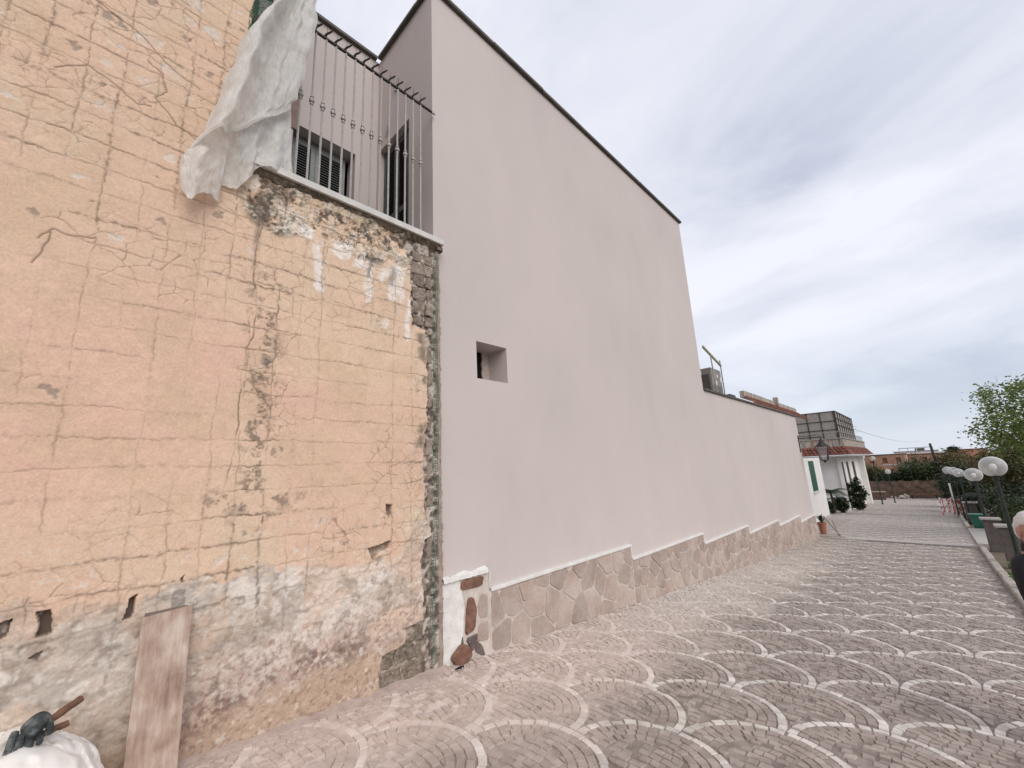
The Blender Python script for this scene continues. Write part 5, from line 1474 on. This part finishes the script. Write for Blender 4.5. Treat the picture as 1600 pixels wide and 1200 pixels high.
def tree(x, y, z0, h, cc, rad, m, label, n=9000, leaf=.085, nl=120, name='tree', grp=None, trunk=.16, cr=.34):
    T = thing(name, label, 'tree', (x, y, z0), grp)
    cs = ellipsoid_clumps(cc, rad, nl, cr)
    mb = MB(); leaf_cloud(mb, cs, n, leaf, .62); mb.build('crown', m, T, fix=False)
    mb = MB(); top = Vector((cc[0], cc[1], cc[2] - rad[2] * .15))
    base = Vector((x, y, z0 - .1))
    mb.tube([base, base.lerp(top, .35) + Vector((.06, 0, 0)), base.lerp(top, .7) + Vector((-.05, 0, 0)), top, Vector(cc) + Vector((0, 0, rad[2] * .7))], [trunk, trunk * .8, trunk * .6, trunk * .4, .015], 9)
    mb.build('trunk', M_bark, T)
    for k in range(16):
        c = Vector(cs[k][0]); s0 = base.lerp(top, rng.uniform(.55, 1.0))
        mid = s0.lerp(c, .5) + Vector((rng.uniform(-.1, .1), rng.uniform(-.1, .1), .12))
        mb = MB(); mb.tube([s0, mid, c], [trunk * .32, trunk * .2, .012], 6); mb.build('limb', M_bark, T)
    return T
tree(3.25, 24.5, g(24.5), 6, (3.35, 24.5, 2.65), (1.95, 1.9, 1.85), L_spring, 'airy spring-green tree on the right rising above the lamps', n=11500, leaf=.11, nl=190, cr=.27)
tree(3.7, 33, g(33), 4, (3.6, 33, .95), (2.3, 1.6, 1.0), L_olive, 'low olive-brown tree behind the nearest lamp globe', n=9000, leaf=.13, nl=90, cr=.4)
tree(1.9, 62, -2.7, 4, (2.3, 62, .0), (2.2, 1.5, 1.5), L_olive, 'olive-toned tree at the street end right of the dark pole', n=5000, leaf=.2, nl=60, cr=.5)
tree(-.5, 62.5, -2.7, 4, (-.4, 62.5, -.1), (1.9, 1.4, 1.35), L_mid, 'round dark green tree behind the far brown wall left of the dark pole', n=6000, leaf=.18, nl=60, cr=.5)
tree(-2.2, 63, -2.7, 3, (-2.2, 63, -.65), (1.5, 1.2, .75), L_mid, 'low green tree top just over the far brown wall', n=3500, leaf=.17, nl=40, cr=.4)
tree(-4.6, 63, -2.7, 4, (-4.7, 63, -.1), (1.3, 1.2, 1.0), L_olive, 'yellow-green tree beside the white house corner at the street end', n=3500, leaf=.17, nl=40, cr=.4)
G_ = 'dark shrubs behind the lamp row'
shrub(2.0, 41, 3.1, 1.15, L_dark, 'tall dark shrub mass behind the last globe lamps', 4200, .16, grp=G_, cl=40)
shrub(1.65, 47, 3.4, 1.2, L_dark, 'dark shrub filling the gap at the far end of the kerb', 3600, .18, grp=G_, cl=40)
shrub(3.4, 38, 2.8, 1.5, L_dark, 'wide dark shrub below the olive tree', 4800, .16, grp=G_, cl=46)
shrub(5.2, 37, 3.0, 1.7, L_dark, 'dark shrub at the right edge below the olive tree', 4200, .17, grp=G_, cl=46)
shrub(2.25, 26.5, 1.25, .72, L_mid, 'rounded mid-green bush between the nearest lamp post and the second', 2600, .09, grp=G_, cl=34)
shrub(3.3, 27.2, 1.25, .85, L_mid, 'rounded mid-green bush right of the nearest lamp post', 2600, .09, grp=G_, cl=34)
shrub(2.8, 31, 1.7, 1.1, L_dark, 'dark shrub behind the rounded green bushes', 3600, .12, grp=G_, cl=40)
shrub(.93, 11.6, .62, .17, L_bright, 'small bright green bush beside the kerb at the right edge', 420, .075, cl=14)
shrub(-3.6, 62.0, 2.2, 1.2, L_dark, 'clipped dark hedge over the left part of the far wall', 3000, .17, cl=40, name='hedge', cat='hedge')
shrub(1.3, 57.5, 2.6, .9, L_dark, 'dark bush at the right end of the far brown wall', 2600, .16, cl=30)
def palm(x, y, z0, h, n, ln, m, label, name='palm', width=.05):
    p = thing(name, label, 'palm', (x, y, z0))
    MB().tube([(x, y, z0 - .05), (x + .03, y, z0 + h * .5), (x, y, z0 + h)], [.09, .07, .06], 8).build('trunk', M_bark, p)
    for k in range(n):
        a = 2 * math.pi * k / n + rng.uniform(-.2, .2); el = rng.uniform(.35, 1.15)
        d = Vector((math.cos(a), math.sin(a), 0))
        pts = [Vector((x, y, z0 + h)) + d * (ln * f * math.cos(el * (1 - f * .8))) + Vector((0, 0, ln * (math.sin(el) * f - .75 * f * f))) for f in [i / 8 for i in range(9)]]
        mb = MB(); mb.tube(pts, [.012 * (1 - .8 * i / 8) for i in range(9)], 4, caps=False)
        for i in range(1, 9):
            t_ = (pts[i] - pts[i - 1]).normalized(); s = t_.cross(Vector((0, 0, 1))).normalized()
            for sg in (-1, 1):
                for q in (0, .5):
                    b = pts[i - 1].lerp(pts[i], q); L_ = ln * .28 * (1 - abs(i / 8 - .45))
                    tip = b + s * sg * L_ + t_ * L_ * .5 - Vector((0, 0, L_ * .25))
                    mb.add([b, b + t_ * width, tip, b - t_ * width * .2], [(0, 1, 2, 3)])
        mb.build('frond', m, p, fix=False)
    return p
palm(-5.0, 36.2, g(36), 1.35, 18, 1.25, L_dark, 'feathery palm standing in the white house porch')
palm(1.75, 35.2, g(35), 1.1, 14, 1.2, L_dark, 'feathery palm among the dark shrubs behind the lamp row', width=.045)
shrub(-4.75, 37.2, 1.2, .42, L_dark, 'low dark plant by the white house porch pilaster', 2200, .13, cl=30)
shrub(-5.35, 35.4, 1.0, .45, L_dark, 'dark leafy plant at the foot of the porch palm', 2200, .13, cl=30)
shrub(-4.05, 40.6, 2.4, .50, L_dark, 'tall dark climbing plant against the narrow windows of the white house', 4200, .13, cl=44)
pp = thing('potted_plant', 'dark strappy plant in a clay pot at the end of the grey wall', 'potted plant', (-3.62, 22.3, g(22.3)))
mb = MB(); mb.lathe([(.10, 0), (.15, .40), (.17, .40), (.17, .46), (.14, .46), (.13, .42)], (-3.60, 22.3, g(22.3)), 14); mb.build('pot', M_terra, pp)
mb = MB()
for k in range(26):
    a = rng.uniform(0, 6.28); el = rng.uniform(.3, 1.3); L_ = rng.uniform(.3, .5); b = Vector((-3.6, 22.3, g(22.3) + .44)); d = Vector((math.cos(a), math.sin(a), 0)); s = Vector((-d.y, d.x, 0)) * .025
    m1 = b + d * L_ * .5 * math.cos(el) + Vector((0, 0, L_ * .6 * math.sin(el) + .05)); tip = b + d * L_ * (math.cos(el) + .25) + Vector((0, 0, L_ * math.sin(el) * .8))
    mb.add([b - s * .6, b + s * .6, m1 + s, m1 - s, tip], [(0, 1, 2, 3), (3, 2, 4)])
mb.build('leaves', L_dark, pp, fix=False)
# timber trestle lying at the end of the wall
ts = thing('timber_trestle', 'old timber trestle propped at the end of the grey wall', 'trestle', (-3.1, 21.6, g(21.6)))
gg = g(21.5) + .05
for a, b in (((-3.42, 22.0, -.72), (-2.92, 21.45, gg)), ((-3.25, 22.6, -.90), (-2.98, 21.55, gg)), ((-3.44, 20.7, gg + .05), (-2.72, 20.95, gg + .02))):
    MB().tube([a, b], .028, 6).build('leg', M_woodg, ts)

# ------------------------------------------------------------------ end of the street and the town behind
fw = thing('far_wall', 'brown rubble garden wall closing the end of the street', 'wall', (-1, 60, g(60)))
mb = MB()
M_rw = M_rubwall
nx_, nz_ = 60, 14
vs = []; fs = []
for j in range(nz_ + 1):
    for i in range(nx_ + 1):
        x = -6.5 + 9.5 * i / nx_; z = -2.85 + 1.85 * j / nz_
        vs.append((x, 60 - .12 * float(fbm(np.array([x]), np.array([z]), 3, 4, 3)[0]), z + (.06 * math.sin(x * 5) + rng.uniform(-.03, .03) if j == nz_ else 0)))
for j in range(nz_):
    for i in range(nx_): a = j * (nx_ + 1) + i; fs.append((a, a + 1, a + nx_ + 2, a + nx_ + 1))
mb.add(vs, fs); mb.build('rubble_face', M_rw, fw)
MB().box((-6.5, 60.01, -2.85), (3, 60.5, -1.05)).build('wall_core', M_rw, fw)
pb = thing('brick_planter', 'low brown brick planter box near the far left of the street', 'planter', (-4.0, 57, g(57)))
MB().box((-4.6, 56.8, -2.8), (-3.45, 57.4, -1.95)).build('box', M_rubwall, pb); MB().box((-4.65, 56.75, -1.949), (-3.4, 57.45, -1.86)).build('coping', M_woodg, pb)
dk = thing('low_bench', 'long low dark bench at the foot of the far wall', 'bench', (-.6, 59.2, g(59)))
MB().box((-1.75, 59.0, -2.35), (.35, 59.5, -2.25)).build('seat', M_woodb, dk)
for x in (-1.6, .15): MB().box((x, 59.05, -2.75), (x + .12, 59.45, -2.352)).build('leg', M_irond, dk)
rb = thing('rubble_heap', 'small heap of pale rubble at the foot of the far wall', 'rubble', (-2.3, 58.8, g(59)))
mb = MB()
for k in range(26):
    vs, fs = superblob((-2.3 + rng.gauss(0, .3), 58.8 + rng.gauss(0, .2), -2.68 + abs(rng.gauss(0, .16))), tuple(rng.uniform(.06, .14) for _ in range(3)), 6, 4, .8)
    mb.add(vs, fs)
tag(mb.build('stones', M_conc, rb), kind='stuff')
def far_block(x0, x1, y, z1, m, label, roof=None, wins=True, depth=10, mw=None):
    b = thing('town_building', label, 'building', ((x0 + x1) / 2, y, -3))
    mb = MB(); hs = []
    if wins:
        n = max(1, int((x1 - x0) / 1.6))
        for i in range(n):
            cx = x0 + (x1 - x0) * (i + .5) / n
            if rng.random() < .8: hs.append((cx - .35, cx + .35, z1 - 1.55, z1 - .55))
    wall_holes(mb, (0, y, 0), (1, 0, 0), (0, 0, 1), (x0, x1), (-4, z1), hs, (0, .2, 0))
    mb.add([(x0, y, -4), (x0, y + depth, -4), (x0, y + depth, z1), (x0, y, z1)], [(0, 1, 2, 3)]); mb.add([(x1, y, -4), (x1, y + depth, -4), (x1, y + depth, z1), (x1, y, z1)], [(0, 1, 2, 3)])
    mb.add([(x0, y, z1), (x1, y, z1), (x1, y + depth, z1), (x0, y + depth, z1)], [(0, 1, 2, 3)])
    mb.build('wall', m, b, fix=False)
    for h_ in hs: MB().box((h_[0], y + .15, h_[2]), (h_[1], y + .2, h_[3])).build('window', mw or M_woodb, b)
    MB().box((x0 - .15, y - .12, z1 + .001), (x1 + .15, y + depth, z1 + .16)).build('roof_slab', roof or M_piercap, b)
    return b
far_block(-8.5, -2.6, 110, 1.75, M_brickfar, 'brown flat-roofed building behind the lone lamp', M_pier)
far_block(-5.6, -2.9, 104, -.2, M_salmon, 'low salmon outbuilding below the brown flat-roofed building', wins=False, depth=4)
far_block(-2.4, 5.9, 118, 1.55, M_brickfar, 'long weathered brown building crossing the street end', M_tile)
far_block(3.6, 9.5, 128, 2.05, M_salmon, 'salmon building with tiled roof behind the right tree', M_tile)
wbk = far_block(-4.9, 2.6, 135, 2.25, M_white, 'pale building with a rooftop canopy in the far town', M_piercap)
mb = MB()
mb.box((-4.0, 135.2, 3.05), (1.9, 139, 3.15)); mb.build('rooftop_canopy', M_piercap, wbk)
for x in (-3.9, -2.4, -.9, .5, 1.8): MB().box((x - .08, 135.3, 2.42), (x + .08, 135.46, 3.049)).build('canopy_post', M_white, wbk)
MB().box((-1.2, 136, 2.42), (.4, 138, 2.95)).build('roof_hut', M_acbox, wbk)
for (x, y, z, lb) in ((4.6, 126, 2.2, 'dark round treetop above the far town roofs'), (12.0, 118, .6, 'far tree behind the right-hand shrubs')):
    tree(x, y, -3, 5, (x, y, z), (.8, .7, .65), L_dark, lb, n=900, leaf=.3, nl=20, cr=.3)
mb = MB(); mb.tube(sag((-4.3, 50, 4.3), (.0, 135, 4.6), .7, 24), .02, 4); tag(mb.build('overhead_wire', M_iron, None), 'thin overhead wire running from the tiled house towards the town', 'wire')

# ------------------------------------------------------------------ elderly man at the right edge
PX, PY = .452, 4.532
gz = g(PY)
man = thing('person', 'white-haired person in a black jacket half cut off by the right edge', 'person', (PX, PY, gz))
F = Vector((.52, -.85, 0)).normalized()            # the way he faces
S = Vector((-F.y, F.x, 0))                         # his left
O = Vector((PX, PY, gz)); HIP = Vector((.10, .10, 0))
def pt(f, s, z): return O + (F * f + S * s) * .86 + HIP * max(0, min(.45, 1.15 - z)) - HIP * .06 + Vector((0, 0, z * .985))
body = [(pt(0, 0, .74), .085, .08), (pt(-.015, 0, .88), .11, .10), (pt(-.03, .02, 1.04), .095, .09), (pt(-.04, .01, 1.19), .055, .05), (pt(-.02, 0, 1.26) - CR * .02, .05, .05), (pt(.0, 0, 1.31) - CR * .045, .048, .048)]
ed = [(i, i + 1) for i in range(5)]
for sg in (-1, 1):
    n0 = len(body)
    body += [(pt(-.03, sg * .135, 1.165), .030), (pt(.0, sg * .165, .93), .030), (pt(.02, sg * .14, .74), .034), (pt(.04, sg * .13, .67), .028)]
    ed += [(3, n0), (n0, n0 + 1), (n0 + 1, n0 + 2), (n0 + 2, n0 + 3)]
    n1 = len(body)
    body += [(pt(0, sg * .08, .66), .06), (pt(.02, sg * .09, .39), .05), (pt(-.02, sg * .09, .07), .036), (pt(.10, sg * .10, .035), .035)]
    ed += [(0, n1), (n1, n1 + 1), (n1 + 1, n1 + 2), (n1 + 2, n1 + 3)]
bo = skin_mesh(body, ed, 'body', M_skin, man, 2)
# head as part of the same mesh
hm = bmesh.new(); hm.from_mesh(bo.data)
hc = pt(.045, 0, 1.375) - CR * .055 - origin(man)
tmp = bmesh.new(); bmesh.ops.create_uvsphere(tmp, u_segments=28, v_segments=20, radius=1)
for v in tmp.verts:
    x, y, z = v.co
    jaw = 1 - .28 * max(0, -z) ** 1.3
    fx = x * .093 * jaw; sy = y * .073 * jaw; zz_ = z * .118
    if x > 0:
        fx += .020 * math.exp(-((y / .20) ** 2) - ((z + .12) / .20) ** 2)          # nose
        fx += .006 * math.exp(-((y / .55) ** 2) - ((z - .22) / .10) ** 2)          # brow
        for e_ in (-1, 1): fx -= .012 * math.exp(-(((y - e_ * .42) / .17) ** 2) - ((z - .07) / .11) ** 2)
        fx -= .006 * math.exp(-((y / .3) ** 2) - ((z + .42) / .05) ** 2)           # mouth
        fx += .010 * math.exp(-((y / .4) ** 2) - ((z + .78) / .2) ** 2)            # chin
    v.co = hc + F * fx + S * sy + Vector((0, 0, zz_))
tm = bpy.data.meshes.new('tmp'); tmp.to_mesh(tm); hm.from_mesh(tm)
for e_ in (-1, 1):
    t2 = bmesh.new(); bmesh.ops.create_uvsphere(t2, u_segments=12, v_segments=8, radius=1)
    for v in t2.verts: v.co = hc + F * (-.008 + v.co.x * .018) + S * (e_ * .073 + v.co.y * .009) + Vector((0, 0, -.008 + v.co.z * .032))
    tm2 = bpy.data.meshes.new('tmp2'); t2.to_mesh(tm2); hm.from_mesh(tm2); t2.free()
hm.to_mesh(bo.data); hm.free(); tmp.free()
bo.data.polygons.foreach_set('use_smooth', [True] * len(bo.data.polygons))
hcw = hc + origin(man)
# hair cap
mb = MB(); vs = []; fs = []
nu, nv = 26, 14
for j in range(nv + 1):
    for i in range(nu):
        th = 2 * math.pi * i / nu; fr = math.cos(th)
        low = -.12 if fr > .35 else (.28 - .0 if False else 0)
        lim = .55 if fr > .72 else (.85 if fr > .40 else (1.25 if fr > .05 else (1.5 if fr > -.25 else 2.1)))
        ph = lim * j / nv
        x, y, z = math.sin(ph) * math.cos(th), math.sin(ph) * math.sin(th), math.cos(ph)
        k = 1.035 + .02 * math.sin(i * 5.1 + j * 2.3)
        if j == nv: k = .97
        vs.append(hcw + F * (x * .093 * k) + S * (y * .074 * k) + Vector((0, 0, z * .120 * k)))
for j in range(nv):
    for i in range(nu): fs.append((j * nu + i, j * nu + (i + 1) % nu, (j + 1) * nu + (i + 1) % nu, (j + 1) * nu + i))
mb.add(vs, fs); mb.build('hair', M_hair, man, smooth=True)
for e_ in (-1, 1):
    vs, fs = superblob(hcw + F * .077 + S * (e_ * .031) + Vector((0, 0, .008)), (.010, .010, .008), 10, 8, 1.0); mb = MB(); mb.add(vs, fs); mb.build('eye', M_eye, man, smooth=True)
jk = [(n[0], n[1] + .030, (n[2] if len(n) > 2 else n[1]) + .030) for n in body[:4]] + [(pt(-.03, 0, 1.245) - CR * .015, .074, .070), (pt(-.008, 0, 1.30) - CR * .04, .062, .060)]
je = [(0, 1), (1, 2), (2, 3), (3, 4), (4, 5)]
skin_mesh(jk, je, 'jacket', M_jacket, man, 2)
for sg, b0_ in ((-1, 6), (1, 14)):
    sh0 = body[b0_][0]
    sl_ = [(sh0 - S * sg * .085 + Vector((0, 0, .012)), .060), (sh0, .066), (sh0.lerp(body[b0_ + 1][0], .5), .060), (body[b0_ + 1][0], .054), (body[b0_ + 2][0], .046)]
    skin_mesh(sl_, [(0, 1), (1, 2), (2, 3), (3, 4)], 'sleeve', M_jacket, man, 2)
skin_mesh([(pt(0, 0, .80), .105, .10), (pt(0, 0, .72), .115, .105), (pt(0, 0, .64), .09, .09)], [(0, 1), (1, 2)], 'trousers', M_trous, man, 2)
for b0_ in (10, 18):
    skin_mesh([(body[b0_][0] + Vector((0, 0, .06)), .082), (body[b0_][0], .088), (body[b0_ + 1][0], .072), (body[b0_ + 2][0] + Vector((0, 0, .03)), .058)], [(0, 1), (1, 2), (2, 3)], 'trouser_leg', M_trous, man, 2)
for sg in (-1, 1):
    skin_mesh([(pt(-.05, sg * .09, .05), .045), (pt(.05, sg * .095, .045), .048), (pt(.16, sg * .10, .035), .035)], [(0, 1), (1, 2)], 'shoe', M_black, man, 2)
